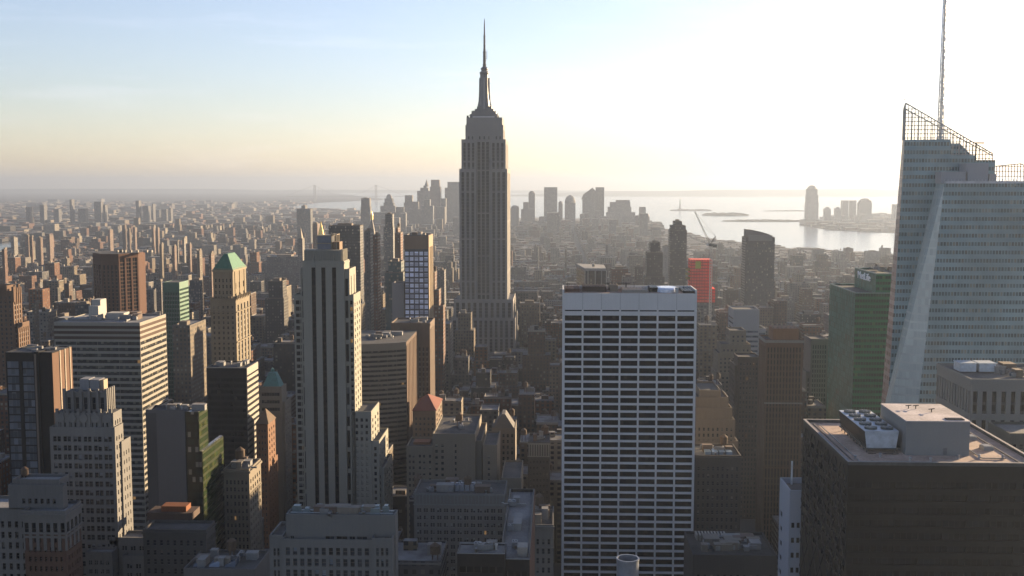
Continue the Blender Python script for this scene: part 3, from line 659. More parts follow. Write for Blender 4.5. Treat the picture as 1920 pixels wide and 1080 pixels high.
def left_foreground():
    # stone block with a brick body and a set-back attic, bottom left
    B = hero('stone_office_block', 'dark stone and brick office block with tall pilasters and flat attic, bottom left corner', 'office building', 380, -40, 124, wall=stone((.23, .22, .205)), glass=pane((.008, .009, .011), .25, .012, (.2, .2, .19), .1), rec=.7)
    tall = lambda n: (lambda w_, h_: ([(w_ * (i + .22) / n, w_ * (i + .78) / n) for i in range(n)], [(h_ - 13.5, h_ - 9.0), (h_ - 8.2, h_ - 3.4)]))
    Y = 380; z0 = Z_(1000, Y, 80)
    x0, x1, z = xz(Y, 42, 123, 963); yb = back(x1, 153, 950)
    B.block(x0, x1, Y, yb, z0, z, tall(6), tall(4), roof=TARL, par=1.0, zb=z0); br = punched(7, 3.5, .4, .5, 1, .8)
    B.block(x0 + .2, x1 - .2, Y + .2, yb - .2, 0, z0, br, punched(5, 3.5, .4, .5, 1, .8), part='brick_wall', par=0); B.parts['brick_wall'] = (B.parts['brick_wall'][0], stone((.15, .085, .06)))
    x2, x3, zz = xz(Y + 5, -60, 43, 958); B.block(x2, x0, Y + 5, yb + 8, 0, zz, punched(8, 3.9, .45, .6, 1, 3), roof=TARL)
    c = B.mb('cornice'); c.box(x0 - .5, x1 + .5, Y - .5, Y, z - .9, z - .1); c.box(x1, x1 + .5, Y, yb, z - .9, z - .1); c.box(x0 - .3, x1 + .3, Y - .3, Y, z0 - .3, z0 + .4); c.box(x1, x1 + .3, Y, yb, z0 - .3, z0 + .4)
    a0, a1, az = xz(Y + 5, 15, 118, 915); bb = B.mb('attic_wall', stone((.21, .205, .2)))
    B.block(a0, a1, Y + 5, back(a1, 126, 910), z, az, lambda w_, h_: ([(w_ * (i + .25) / 9, w_ * (i + .75) / 9) for i in range(2, 8)], [(h_ * .25, h_ * .5)]), roof=tar(.16), part='attic_wall', zb=z)
    a2, a3, a4 = xz(Y + 6.5, 22, 110, 905); B.block(a2, a3, Y + 7, Y + 15, az, a4, roof=tar(.2), part='attic_wall', zb=az); B.tank(a2 + 1.2, Y + 14, a4, 1.3, 2.4, .6)
    free(x2, x1, Y, yb + 10); B.finish()
    # deco tower with scalloped crown
    B = hero('deco_tower', 'grey stone deco tower with battlemented scalloped crown and one sunlit buttress edge', 'office tower', 430, 95, 230, wall=stone((.25, .245, .235)), glass=pane((.010, .012, .015), .3, .01, (.30, .32, .36)), rec=.45); fh = 3.65; Y = 430
    p3_ = lambda n, top=2.: punched(n, fh, .74, .60, .8, top, pairs=True)
    blk(B, Y, 93, 215, 806, 231, None, p3_(6), punched(3, fh, .4, .5, .6, 2))
    x0, x1, yb, z = blk(B, Y + 1.2, 102, 212, 774, 228, None, punched(5, fh * 2, .5, .72, 1.2, 3), punched(3, fh, .4, .5), par=0)
    k = B.mb('battlement'); n = 11
    for i in range(n): u = x0 + (x1 - x0) * (i + .5) / n; k.box(u - .55, u + .55, Y + .9, Y + 1.6, z - 6, z + (1.6 if i % 2 == 0 else .5))
    for i in range(5):
        u = x0 + (x1 - x0) * (i + .5) / 5; b = MB(); m_ = 14; ring = lambda yy: [(u + 1.7 * math.cos(2 * math.pi * q / m_), yy, z - 2.2 + 1.7 * math.sin(2 * math.pi * q / m_)) for q in range(m_)]
        b.prism(ring(Y + 1.25), ring(Y + .75)); b.build('medallion', stone((.27, .265, .255)), B.root, B.o)
    x2, x3, yb2, z2 = blk(B, Y + 4, 121, 199, 735, 213, None, lambda w_, h_: ([(w_ * (i + .3) / 5, w_ * (i + .7) / 5) for i in range(5)], [(h_ - 7.2, h_ - 2.2)]), plain, par=0)
    k = B.mb('crown_fins')
    for i in range(6):
        u = x2 + (x3 - x2) * i / 5; k.box(u - .5, u + .5, Y + 3.3, Y + 4, z - 1, z2 + 1.4)
        if i < 5:
            w_ = (x3 - x2) / 5; 
            for j in range(8):
                t0, t1 = j / 8, (j + 1) / 8; h0, h1 = 1.3 * (1 - math.sin(math.pi * t0)), 1.3 * (1 - math.sin(math.pi * t1)); k.prism([(u + w_ * t0, Y + 3.6, z2 - .2), (u + w_ * t1, Y + 3.6, z2 - .2), (u + w_ * t1, Y + 4, z2 - .2), (u + w_ * t0, Y + 4, z2 - .2)], [(u + w_ * t0, Y + 3.6, z2 + h0), (u + w_ * t1, Y + 3.6, z2 + h1), (u + w_ * t1, Y + 4, z2 + h1), (u + w_ * t0, Y + 4, z2 + h0)])
    for i in range(4): yy = Y + 5 + (yb2 - Y - 6) * i / 3; k.box(x3, x3 + .7, yy - .5, yy + .5, z - 1, z2 + 1.4)
    x4, x5, z4 = xz(Y + 8, 149, 185, 711); B.solid('plant_house', stone((.33, .34, .36)), (x4, (x4 + x5) / 2 - .1, Y + 8, Y + 14, z2, z4), ((x4 + x5) / 2 + .1, x5, Y + 8.2, Y + 14, z2, z4 - .3)); B.solid('roof_bulkhead', CREAM, (x5 - .2, x5 + 1.6, Y + 9, Y + 13, z2, z4 - .5))
    blk(B, Y + 5, 205, 228, 833, 245, None, p3_(2), punched(3, fh, .3, .5))
    for xl, xr, yt, xs, o in ((205, 277, 1013, 293, 0), (230, 305, 1047, 325, -4), (160, 210, 1040, 222, -6)): blk(B, Y + o, xl, xr, yt, xs, None, punched(4, fh, .55, .5, .8, 1.5, pairs=True), punched(3, fh, .4, .5), roof=TARL)
    B.finish()
    # dark glass tower at the left edge with blank black flank
    B = hero('dark_glass_tower', 'black-ribbed glass office tower with blank black flank and brown striped sunlit side, far left', 'office tower', 540, 8, 97, wall=BLACK, glass=pane((.06, .07, .085), .3, .02, (.20, .22, .25)), style='wide', rec=.4); Y = 540
    x0, x1, yb, z = blk(B, Y, 10, 63, 662, None, 22, lambda w_, h_: ([(w_ * .03, w_ * .45), (w_ * .58, w_ * .98)], [(h_ - 3.9 * (j + 1) + .25, h_ - 3.9 * j - .3) for j in range(1, 30)]), par=.4)
    blk(B, Y + .6, 63, 72, 661, None, 21, plain, par=.4); B.solid('corner_column', stone((.25, .2, .16)), (at(63, 661, Y).x, at(66.5, 661, Y).x, Y + .1, Y + .5, 0, z - .5))
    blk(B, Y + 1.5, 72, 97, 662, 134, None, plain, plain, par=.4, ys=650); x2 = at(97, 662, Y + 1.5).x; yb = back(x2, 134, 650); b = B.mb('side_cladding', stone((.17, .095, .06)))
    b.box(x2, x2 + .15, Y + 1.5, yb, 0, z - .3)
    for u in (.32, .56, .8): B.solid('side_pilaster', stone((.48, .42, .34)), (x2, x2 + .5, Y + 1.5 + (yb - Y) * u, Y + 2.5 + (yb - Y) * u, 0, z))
    rd = random.Random(8)
    for i in range(9): u = rd.uniform(0, 1); x = x0 + 3 + (x2 - x0 - 6) * u; y = rd.uniform(Y + 4, yb - 6); B.solid('roof_duct', rd.choice((CREAM, GREY, BRICK)), (x - 1.5, x + rd.uniform(1, 5), y, y + rd.uniform(1, 3), z, z + rd.uniform(.8, 1.8)))
    B.finish()
    # banded block
    B = hero('banded_office_block', 'broad office block wrapped in pale horizontal bands, its right side brightly sunlit', 'office building', 640, 100, 262, wall=stone((.40, .38, .33), .12), glass=pane((.02, .022, .024), .45, .015, (.26, .25, .2)), frame=BLACK, style='wide', rec=.4, maxwin=100); Y = 640; fh = 3.57
    rb = lambda n: ribbon(n, fh, .56, .12, .3, 10.2)
    x0, x1, yb, z = blk(B, Y, 101, 262, 606, 311, None, rb(4), rb(2), ys=592, roof=TARL, par=.5)
    b = B.mb('brown_band', stone((.09, .055, .04)))
    for j in (0, 1, 2): zz = z - 1.6 - j * 3.1; b.box(x0 - .05, x1 + .05, Y - .05, Y + .1, zz - 1.7, zz); b.box(x1 - .1, x1 + .05, Y + .1, yb, zz - 1.7, zz)
    blk(B, Y + 16, 262, 285, 772, 315, None, rb(1), rb(1), ys=762)
    for xl, xr, y0, y1, o in ((199, 232, 587, 602, 18), (166, 184, 574, 603, 16), (172, 188, 562, 600, 20), (108, 150, 596, 603, 24)): a0, a1, az = xz(Y + o, xl, xr, y0); B.solid('plant_room', stone((.55, .54, .50), .1), (a0, a1, Y + o, Y + o + 9, z, az))
    B.solid('roof_walkway', GREY, (x0 + 4, x0 + 22, Y + 10, Y + 11, z, z + 1.1), (x1 - 18, x1 - 2, yb - 5, yb - 4, z, z + 1.1)); B.clutter(x0 + 8, x1 - 4, Y + 5, yb - 6, z, 9, 77, 0, 3); B.finish()
    # slab with blank grey wall and green glass steps
    B = hero('green_glass_block', 'office block with blank slate-grey wall and stepped green glass side', 'office building', 480, 273, 380, wall=stone((.165, .17, .18), .1), rec=.3)
    Y = 480; gl = grid((.085, .10, .05), (.018, .03, .012), 1.7, 3.4, .86, .66, .75, .15, .02, .12, .3, (.06, .07, .025), .2); dkg = grid((.025, .03, .025), (.012, .018, .015), 1.6, 3.4, .85, .7, .8, .12, .02, .1, .2)
    x0, x1, yb, z = blk(B, Y, 273, 346, 773, None, 11, plain); b = B.mb('wall_dark_strip', stone((.10, .105, .115))); b.box(x0, x0 + (x1 - x0) * .27, Y - .06, Y, 0, z - .4)  # flat darker strip where the slab's left edge is chamfered
    def gblk(part, Yf, xl, xr, yt, xs, front, sd):
        a0, a1, az = xz(Yf, xl, xr, yt); yb_ = back(a1, xs, yt - 6); b = MB(); b.box(a0, a1, Yf, yb_, 0, az); b.build(part, front, B.root, B.o); s = MB(); s.box(a1 + .02, a1 + .3, Yf + .3, yb_ - .1, 0, az - .2); s.build('glass_side_wall', sd, B.root, B.o); free(a0, a1, Yf, yb_); return a0, a1, yb_, az
    gblk('glass_wall', Y + .7, 346.5, 371, 772, 388, dkg, gl); gblk('glass_wall', Y + .7, 372, 378, 846, 418, dkg, gl)
    B.clutter(x0 + 4, x1 + 10, Y + 1, Y + 10, z, 10, 4, 0, 2.5); B.finish()
    # black box
    B = hero('black_glass_box', 'plain black glass office box with zebra-striped sunlit right edge', 'office tower', 640, 387, 462, wall=metal((.014, .015, .017), .3), glass=pane((.006, .007, .008), .06, .006, (.05, .05, .05)), frame=BLACK, style='wide', rec=.12); Y = 640
    x0, x1, yb, z = blk(B, Y, 387, 462, 691, 483, None, ribbon(3, 3.6, .62, .3, .5, 5), plain, ys=686, par=.6)
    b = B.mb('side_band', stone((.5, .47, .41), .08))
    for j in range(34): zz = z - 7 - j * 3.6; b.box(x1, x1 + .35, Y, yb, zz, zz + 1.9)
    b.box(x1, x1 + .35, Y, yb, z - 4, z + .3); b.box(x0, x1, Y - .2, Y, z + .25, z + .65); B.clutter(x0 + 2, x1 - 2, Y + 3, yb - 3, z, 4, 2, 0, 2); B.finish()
    # corniced masonry block
    B = hero('corniced_block', 'narrow masonry block with heavy cornice, its golden right side lit by low sun', 'office building', 500, 418, 468, wall=stone((.30, .26, .20)), glass=pane((.016, .016, .016), .35, .03, (.3, .27, .2)), rec=.4); Y = 500
    x0, x1, yb, z = blk(B, Y, 419, 467, 884, 489, None, punched(6, 3.4, .5, .6, .6, 3.5), punched(5, 3.4, .42, .55, .6, 3.5), ys=868)
    c = B.mb('cornice'); c.box(x0 - .7, x1 + .7, Y - .7, Y, z - .8, z + .2); c.box(x1, x1 + .7, Y, yb, z - .8, z + .2); c.box(x0 - .3, x1 + .3, Y - .3, Y, z - 11.2, z - 10.7); c.box(x1, x1 + .3, Y, yb, z - 11.2, z - 10.7)
    B.clutter(x0 + 1, x1 - 1, Y + 2, yb - 2, z, 9, 5, 1, 4); B.finish()
    # low dark block with cornice between the left towers
    B = hero('dark_corniced_building', 'low dark corniced building in shade below the blank slate-grey wall', 'office building', 420, 262, 388, wall=stone((.12, .115, .11)), rec=.35); Y = 420
    x0, x1, yb, z = blk(B, Y, 268, 386, 998, 404, None, punched(9, 3.8, .4, .6, .6, 2.5), punched(4, 3.8, .4, .6)); c = B.mb('cornice'); c.box(x0 - .5, x1 + .5, Y - .5, Y, z - .7, z + .1); c.box(x1, x1 + .5, Y, yb, z - .7, z + .1)
    a0, a1, az = xz(Y + 16, 275, 360, 962); B.solid('plant_house', DKBRICK, (a0, a1, Y + 16, Y + 26, z, az)); q0, q1, qz = xz(Y + 15, 297, 344, 945); B.solid('penthouse', stone((.30, .11, .045)), (q0, q1, Y + 18, Y + 24, az, az + 2.2)); B.finish()  # orange box: reddish light on a rooftop strip, put into its colour
    # a roof with skylights at the very bottom
    B = hero('skylight_roofed_lowrise', 'low building at the bottom edge with tilted skylights on its roof, below the corniced block', 'office building', 400, 340, 482, wall=stone((.2, .19, .18)), glass=WGLASS, maxwin=30); Y = 400
    x0, x1, yb, z = blk(B, Y, 344, 478, 1072, None, 22, punched(8, 3.6, .5, .6), roof=TAR)
    for i in range(3): b = MB(); u = x0 + 2 + i * 6; b.prism([(u, Y + 5, z), (u + 4, Y + 5, z), (u + 4, Y + 12, z), (u, Y + 12, z)], [(u, Y + 6, z + .6), (u + 4, Y + 6, z + 2.2), (u + 4, Y + 11, z + 2.2), (u, Y + 11, z + .6)]); b.build('skylight', pane((.10, .12, .15), .9, 0, (.5, .5, .5)), B.root, B.o)
    B.clutter(x0 + 1, x1 - 1, Y + 2, yb - 2, z, 9, 88, 1, 3); B.finish()
left_foreground()

def pyramid(B, part, mat, x0, x1, y0, y1, z0, z1, rx=.0, ry=.0, ov=.6):
    b = MB(); cx, cy = (x0 + x1) / 2, (y0 + y1) / 2; a, c = (x1 - x0) / 2 + ov, (y1 - y0) / 2 + ov
    b.prism([(cx - a, cy - c, z0), (cx + a, cy - c, z0), (cx + a, cy + c, z0), (cx - a, cy + c, z0)], [(cx - a * rx - .05, cy - c * ry - .05, z1), (cx + a * rx + .05, cy - c * ry - .05, z1), (cx + a * rx + .05, cy + c * ry + .05, z1), (cx - a * rx - .05, cy + c * ry + .05, z1)], 0, True, True)
    return b.build(part, mat, B.root, B.o)
COPPER = metal((.028, .105, .068), .75); VERDI = metal((.05, .15, .15), .75)
def middle_left():
    # copper-roofed tower
    B = hero('copper_roofed_tower', 'ornate buff tower with green copper hipped roof, its right side golden', 'office tower', 760, 394, 442, wall=stone((.30, .25, .175)), glass=pane((.012, .012, .012), .2, .02), rec=.5); Y = 760
    x0, x1, yb, z = blk(B, Y, 394, 442, 562, 468, None, punched(5, 3.6, .4, .55, .8, 3.5), strips(4, .42, 1.5, 4, 2, (70, 100)), ys=556, rstyle='strip')
    a0, a1, ayb, az = blk(B, Y + 2, 399, 436, 507, 461, None, punched(5, 4.2, .4, .6, .5, 5), punched(3, 7, .38, .6, .8, 8), ys=503)
    k = B.mb('cornice', B.wall_m)
    for zz in (z - .3, z - 9, z - 30): k.box(x0 - .8, x1 + .8, Y - .8, Y, zz, zz + .8); k.box(x1, x1 + .8, Y, yb, zz, zz + .8)
    for i in range(9): yy = Y + 1 + (yb - Y - 2) * i / 8; k.box(x1, x1 + 1.2, yy - .35, yy + .35, z - .3, z + 2.6)
    for i in range(9): u = x0 + (x1 - x0) * (i + .5) / 9; k.box(u - .35, u + .35, Y - .6, Y + .4, z, z + 2.4)
    k2 = B.mb('frieze', stone((.36, .30, .2))); 
    for q in (.15, .5, .85): k2.box(a1, a1 + .4, Y + 2 + (ayb - Y - 2) * q - .6, Y + 2 + (ayb - Y - 2) * q + .6, az - 17, az - .6)
    k2.box(a0 - .5, a1 + .5, Y + 1.5, Y + 2, az - 1, az + .3); k2.box(a1, a1 + .6, Y + 2, ayb, az - 1, az + .3)
    zt = at(428, 475, Y + 15).z; pyramid(B, 'copper_roof', COPPER, a0, a1, Y + 2, ayb, az + .3, zt, .18, .5, .3); B.finish()
    # green glass tower
    B = hero('green_glass_tower', 'small green glass tower with vertical ribs and a bright striped right side', 'office tower', 1000, 306, 336, wall=metal((.024, .08, .055), .5), glass=pane((.01, .03, .022), .1, .01), rec=.4, style='wide'); Y = 1000
    x0, x1, yb, z = blk(B, Y, 306, 336, 530, 353, None, strips(9, .5, .6, 9, 2), ribbon(1, 3.8, .5, .2, .3, 5), par=.3, rstyle='wide', style='strip'); B.finish()
    # bronze octagonal tower
    Y = 1150; p = [at(189, 476, Y), at(222, 474, Y), None, None]; yb = Y + 22; x2 = at(259, 473, yb).x; p2 = Vector((x2, yb, p[0].z)); y3 = back(x2, 272, 475)
    B = hero('bronze_tower', 'bronze brown tower with thick ribs, chamfered corners and glowing orange right face', 'office tower', Y, 189, 259, wall=stone((.125, .055, .032), .15), glass=pane((.012, .01, .009), .1, .01), rec=.7, frame=stone((.15, .08, .05)), style='strip'); z = p[0].z
    x0 = p[0].x; pts = [(x0, Y), (p[1].x, Y), (x2, yb), (x2, y3), (p[1].x, y3 + 20), (x0, y3 + 20), (x0 - 18, y3), (x0 - 18, yb)]
    for i, (a, c) in enumerate(zip(pts, pts[1:] + pts[:1])):
        d = Vector((c[0] - a[0], c[1] - a[1], 0)); U = d.normalized(); N = Vector((U.y, -U.x, 0))
        f = {0: strips(4, .45, .8, 12, 2), 1: strips(3, .72, .6, 5, 2), 7: strips(3, .5, .8, 12, 2)}.get(i, plain); B.facev(Vector((*a, 0)), U, N, math.atan2(U.y, U.x), d.length, z, f)
    B.mb('roof', TAR).poly([(a, c, z) for a, c in pts]); 
    for i in range(10): b = MB(); u = random.Random(i).uniform(0, 1); b.box(x0 + 45 * u, x0 + 45 * u + 2, Y + 25, Y + 28, z, z + 2.5); b.build('roof_vent', PALE, B.root, B.o)
    free(x0 - 20, x2, Y, y3 + 22); B.finish()
    # gothic brown tower at the left edge
    B = hero('gothic_brown_tower', 'dark brown tower with pinnacled crown glowing orange at the left edge of the city', 'office tower', 880, -30, 25, wall=stone((.19, .115, .075)), glass=WGLASS, rec=.4, maxwin=60); Y = 880
    x0, x1, yb, z = blk(B, Y, -40, 24, 548, 40, None, punched(7, 3.7, .4, .55), strips(3, .4), rstyle='strip'); k = B.mb('pinnacles')
    for i in range(6): u = x0 + (x1 - x0) * i / 5; k.box(u - .9, u + .9, Y - .4, Y + 1.4, z - 8, z + 4.5); 
    for i in range(4): yy = Y + 3 + (yb - Y - 5) * i / 3; k.box(x1 - .5, x1 + .7, yy - .8, yy + .8, z - 10, z + (3.5 if i % 2 else 6))
    blk(B, Y + 4, 0, 34, 609, 55, None, punched(4, 3.7, .4), strips(5, .4, 1, 3), rstyle='strip', ys=600); blk(B, Y + 3, -40, 12, 538, 26, None); B.finish()
    # brown hipped roof and green lantern roof
    B = hero('hipped_brick_tower', 'narrow brick tower with brown pyramid roof, glowing orange on its right side', 'office building', 640, 480, 502, wall=stone((.25, .13, .075)), glass=WGLASS, rec=.35, maxwin=60); Y = 640
    x0, x1, yb, z = blk(B, Y, 480, 502, 795, 516, None, punched(3, 3.6, .4, .5), punched(3, 3.6, .35, .5), par=0); pyramid(B, 'pyramid_roof', stone((.16, .11, .075)), x0, x1, Y, yb, z, at(490, 765, Y + 9).z)
    blk(B, Y + 2, 484, 503, 872, 521, None, plain, punched(3, 3.6, .35, .5)); B.finish()
    B = hero('lantern_roofed_tower', 'pale tower topped by a small turquoise truncated pyramid roof', 'office tower', 720, 481, 534, wall=stone((.27, .25, .215)), glass=WGLASS, rec=.35); Y = 720
    x0, x1, yb, z = blk(B, Y, 486, 528, 728, 537, None, lambda w_, h_: ([(w_ * .1, w_ * .9)], [(h_ - 5.2 - 5 * j, h_ - 3 - 5 * j) for j in range(3)]), plain, ys=722, style='wide'); pyramid(B, 'turquoise_roof', VERDI, x0 + 2.5, x1 - 2, Y + 1, yb - 1, z, at(508, 696, Y + 10).z, .38, .38)
    b = MB(); b.lathe((x0 + x1) / 2, (Y + yb) / 2, [(1.3, at(508, 696, Y + 8).z), (1.3, at(508, 692, Y + 8).z), (.1, at(508, 688, Y + 8).z)], 8); b.build('roof_lantern', VERDI, B.root, B.o)
    blk(B, Y + 1.5, 480, 534, 756, 546, None, punched(6, 3.6, .45, .5), punched(3, 3.6, .4, .5)); B.finish()
    # curved block with brown flank
    Y = 770; B = hero('curved_office_block', 'curved office block of stacked window ribbons with dark brown flank, behind the black-striped tower', 'office building', Y, 650, 757, wall=stone((.30, .265, .21), .12), glass=pane((.007, .008, .009), .3, .01, (.16, .15, .12), .1), frame=BLACK, style='wide', rec=.4); n = 7
    z = Z_(646, Y, 720); xa, xb = at(640, 646, Y).x, at(757, 646, Y).x; pts = []
    for i in range(n + 1): u = i / n; pts.append(Vector((xa + (xb - xa) * u, Y + 13 * u ** 2.2, 0)))
    f = lambda w_, h_: ([(0.05, w_ - .05)], [(h_ - 3.4 * (j + 1) - 3.4, h_ - 3.4 * j - 5.2) for j in range(0, int((h_ - 8) / 3.4))])
    for a, c in zip(pts, pts[1:]): U = (c - a).normalized(); B.facev(a, U, Vector((U.y, -U.x, 0)), math.atan2(U.y, U.x), (c - a).length, z, f)
    e = pts[-1]; yb = e.y + 62; fl = B.mb('brown_flank', stone((.12, .07, .045))); fl.quad((e.x, e.y, 0), (e.x, yb, 0), (e.x, yb, z), (e.x, e.y, z)); fl.quad((e.x, yb, 0), (xa, yb, 0), (xa, yb, z), (e.x, yb, z)); fl.quad((xa, yb, 0), (xa, Y, 0), (xa, Y, z), (xa, yb, z))
    B.mb('roof', TAR).poly([(p.x, p.y, z) for p in pts] + [(e.x, yb, z), (xa, yb, z)])
    for i in range(8): w_ = (yb - e.y) / 8; b = MB(); b.box(e.x, e.x + .35, e.y + w_ * i + .2, e.y + w_ * i + 1.6, 0, z - 2.5); b.build('flank_pier', stone((.17, .10, .06)), B.root, B.o)
    B.clutter(xa + 5, e.x - 2, Y + 20, yb - 8, z, 10, 12, 0, 3); free(xa, e.x, Y, yb); B.finish()
    # brown ribbed tower and the white gridded one
    B = hero('brown_ribbed_tower', 'brown ribbed tower with heavy attic, thin pink sunlit right edge, below the white-gridded tower', 'office tower', 850, 735, 806, wall=stone((.185, .13, .095)), glass=pane((.012, .011, .01), .2, .01), rec=.6); Y = 850
    x0, x1, yb, z = blk(B, Y, 733, 806, 608, 815, None, strips(10, .45, 1, 18, 2), strips(4, .3), style='strip', ys=603); k = B.mb('attic'); k.box(x0 - .4, x1 + .4, Y - .4, Y, z - 1, z + .8)
    for i in range(9): u = x0 + (x1 - x0) * (i + .5) / 9; k.box(u - .5, u + .5, Y - .3, Y, z - 14, z - 2)
    B.clutter(x0 + 2, x1 - 2, Y + 3, yb - 3, z, 7, 33, 0, 2.5); B.finish()
    B = hero('white_gridded_tower', 'slim tower faced with a pale blue-white grid of squares under a brown top', 'office tower', 1000, 757, 803, wall=stone((.10, .10, .115)), glass=pane((.30, .33, .42), .9, 0, (1.1, 1.2, 1.45)), rec=.15, style='sash', maxwin=100, frame=stone((.2, .2, .22))); Y = 1000
    x0, x1, yb, z = blk(B, Y, 758, 803, 443, 811, None, lambda w_, h_: ([(w_ * (i + .12) / 5, w_ * (i + .88) / 5) for i in range(5)], [(h_ - 12.5 - 4.85 * (j + 1), h_ - 13.9 - 4.85 * j) for j in range(int((h_ - 20) / 4.85))]), plain)
    hb = B.mb('brown_attic', stone((.24, .17, .125))); hb.box(x0 - .3, x1 + .3, Y - .3, Y, z - 11.5, z + .6); sd = B.mb('side_cladding', stone((.42, .33, .22))); sd.box(x1, x1 + .4, Y - .2, yb, 0, z + .6)
    for i in range(1, 5): yy = Y + (yb - Y) * i / 5; b = MB(); b.box(x1 + .4, x1 + .8, yy - .3, yy + .3, 0, z - 10); b.build('side_rib', stone((.3, .22, .15)), B.root, B.o)
    B.clutter(x0 + 2, x1 - 1, Y + 2, yb - 2, z, 9, 9, 0, 3); B.finish()
    B = hero('grey_slab', 'plain grey windowless slab beside the white-gridded tower', 'office building', 1010, 734, 757, wall=stone((.30, .30, .31), .1)); blk(B, 1010, 735, 757, 533, None, 22, plain); B.finish()
    # red pyramid roof
    B = hero('red_roofed_building', 'brick building with red pyramid roof, sunlit on its right side', 'office building', 760, 773, 818, wall=stone((.24, .17, .115)), glass=WGLASS, rec=.35, maxwin=60); Y = 760
    x0, x1, yb, z = blk(B, Y, 774, 817, 770, 829, None, punched(5, 3.7, .45, .5, .8, 4), punched(3, 3.7, .4, .6), par=0); pyramid(B, 'red_roof', stone((.27, .085, .055)), x0, x1, Y, yb, z, at(803, 743, Y + 12).z); B.finish()
middle_left()

def middle_foreground():
    # plain stone hotel in the middle with stepped wings
    B = hero('stepped_beige_hotel', 'beige building of stepped blank-walled wings glowing at their right edges, in the central foreground', 'hotel', 600, 762, 933, wall=stone((.30, .26, .20), .15), glass=pane((.015, .015, .015), .5, .02, (.38, .36, .3)), rec=.35); Y = 600; fh = 3.3
    blk(B, Y, 762, 812, 840, None, 22, cols_at(((.08, .16), (.22, .3), (.46, .54), (.62, .7), (.84, .92)), fh, .5, 3))
    x0, x1, yb, z = blk(B, Y + .6, 811, 891, 817, 903, None, cols_at(((.06, .12), (.2, .26), (.52, .56)), fh, .5, 4), punched(2, fh, .3, .45), ys=805)
    blk(B, Y + 3, 886, 903, 830, 913, None, plain, plain, ys=822); blk(B, Y + 1, 905, 932, 838, 938, None, cols_at(((.35, .5),), fh, .5, 4), plain, ys=831); blk(B, Y - 24, 940, 977, 900, 981, None, plain, plain, ys=894)
    B.clutter(x0 + 2, x1 - 2, Y + 3, yb - 2, z, 5, 6, 1, 3.4); B.solid('penthouse', stone((.32, .15, .08)), (at(775, 836, Y + 8).x, at(806, 836, Y + 8).x, Y + 8, Y + 16, Z_(840, Y, 790), Z_(829, Y + 8, 790))); B.finish()
    # dark windowed block
    B = hero('dark_windowed_block', 'long dark office block with many small bright-silled windows and parapet, central foreground', 'office building', 500, 775, 948, wall=stone((.25, .245, .235)), glass=pane((.009, .010, .012), .35, .01, (.34, .36, .38)), rec=.35); Y = 500
    x0, x1, yb, z = blk(B, Y, 776, 947, 930, None, 24, punched(13, 3.45, .62, .55, .8, 5.2, pairs=True), punched(5, 3.45, .4, .5)); c = B.mb('parapet_band', stone((.27, .29, .29))); c.box(x0 - .3, x1 + .3, Y - .3, Y, z - 4.4, z - 3.9); c.box(x0 - .2, x1 + .2, Y - .2, Y, z + .2, z + .8)
    for i in range(26): u = x0 + (x1 - x0) * (i + .5) / 26; c.box(u - .2, u + .2, Y - .22, Y, z - 3.6, z + .2)
    for i in range(5): xx = x0 + (x1 - x0) * (.38 + .055 * i); b = MB(); b.box(xx, xx + 2, Y + 8, Y + 13, z, z + 3); b.lathe(xx + 1, Y + 10, [(.8, z + 3), (.8, z + 3.6)], 10); b.build('air_conditioner', metal((.2, .22, .25)), B.root, B.o)
    B.clutter(x0 + 3, x1 - 3, Y + 3, yb - 3, z, 14, 21, 1, 3.2); B.finish()
    # black flat roof at the bottom edge
    B = hero('black_roofed_building', 'black building with pale-edged flat roof at the bottom edge, centre of the photo', 'office building', 330, 856, 993, wall=metal((.015, .016, .018), .4), glass=DKGLASS, rec=.2, style='wide', maxwin=40); Y = 330
    x0, x1, yb, z = blk(B, Y, 857, 947, 1039, None, 9, ribbon(3, 3.8, .5, .4, .5, 3), roof=tar(.13), par=.3); e = B.mb('roof_edge', stone((.4, .42, .45))); e.box(x0 - .1, x1 + .1, Y - .12, Y, z + .1, z + .34); e.box(x0, x1, yb - .2, yb, z + .3, z + .7)
    x2, x3, yb2, z2 = blk(B, Y + 3, 936, 993, 1054, 1002, None, ribbon(2, 3.8, .5), plain, roof=tar(.15), ys=1030); e.box(x2 - .1, x3 + .1, Y + 2.88, Y + 3, z2 + .9, z2 + 1.14); k = B.mb('side_cladding', stone((.28, .15, .1))); k.box(x3, x3 + .2, Y + 3, yb2, 0, z2 + .8)
    B.solid('roof_bulkhead', PALE, (x3 - 4, x3 - .8, Y + 8, Y + 13, z2, z2 + 3)); B.clutter(x2 + 1, x3 - 4, Y + 5, yb2 - 1, z2, 6, 15, 0, 2.2); B.clutter(x0 + 1, x1 - 1, Y + 2, yb - 1, z, 5, 16, 0, 1.2); B.finish()
    # ornamented low building beside the white-framed tower
    B = hero('ornate_lowrise', 'ornate low building with crowded rooftop beside the lower left edge of the white-framed tower', 'office building', 470, 947, 1037, wall=stone((.24, .235, .22)), glass=WGLASS, rec=.4); Y = 470
    x0, x1, yb, z = blk(B, Y, 947, 1038, 988, None, 28, punched(8, 4.2, .42, .6, .8, 4.5)); c = B.mb('cornice'); c.box(x0 - .6, x1 + .6, Y - .6, Y, z - .6, z + .4); c.box(x0 - .3, x1 + .3, Y - .3, Y, z - 9.3, z - 8.8)
    for i in range(11): u = x0 + (x1 - x0) * (i + .5) / 11; c.box(u - .5, u + .5, Y - .45, Y, z - 1.5, z - .6)
    B.clutter(x0 + 1, x1 - 1, Y + 2, yb - 2, z, 22, 27, 2, 5); B.finish()
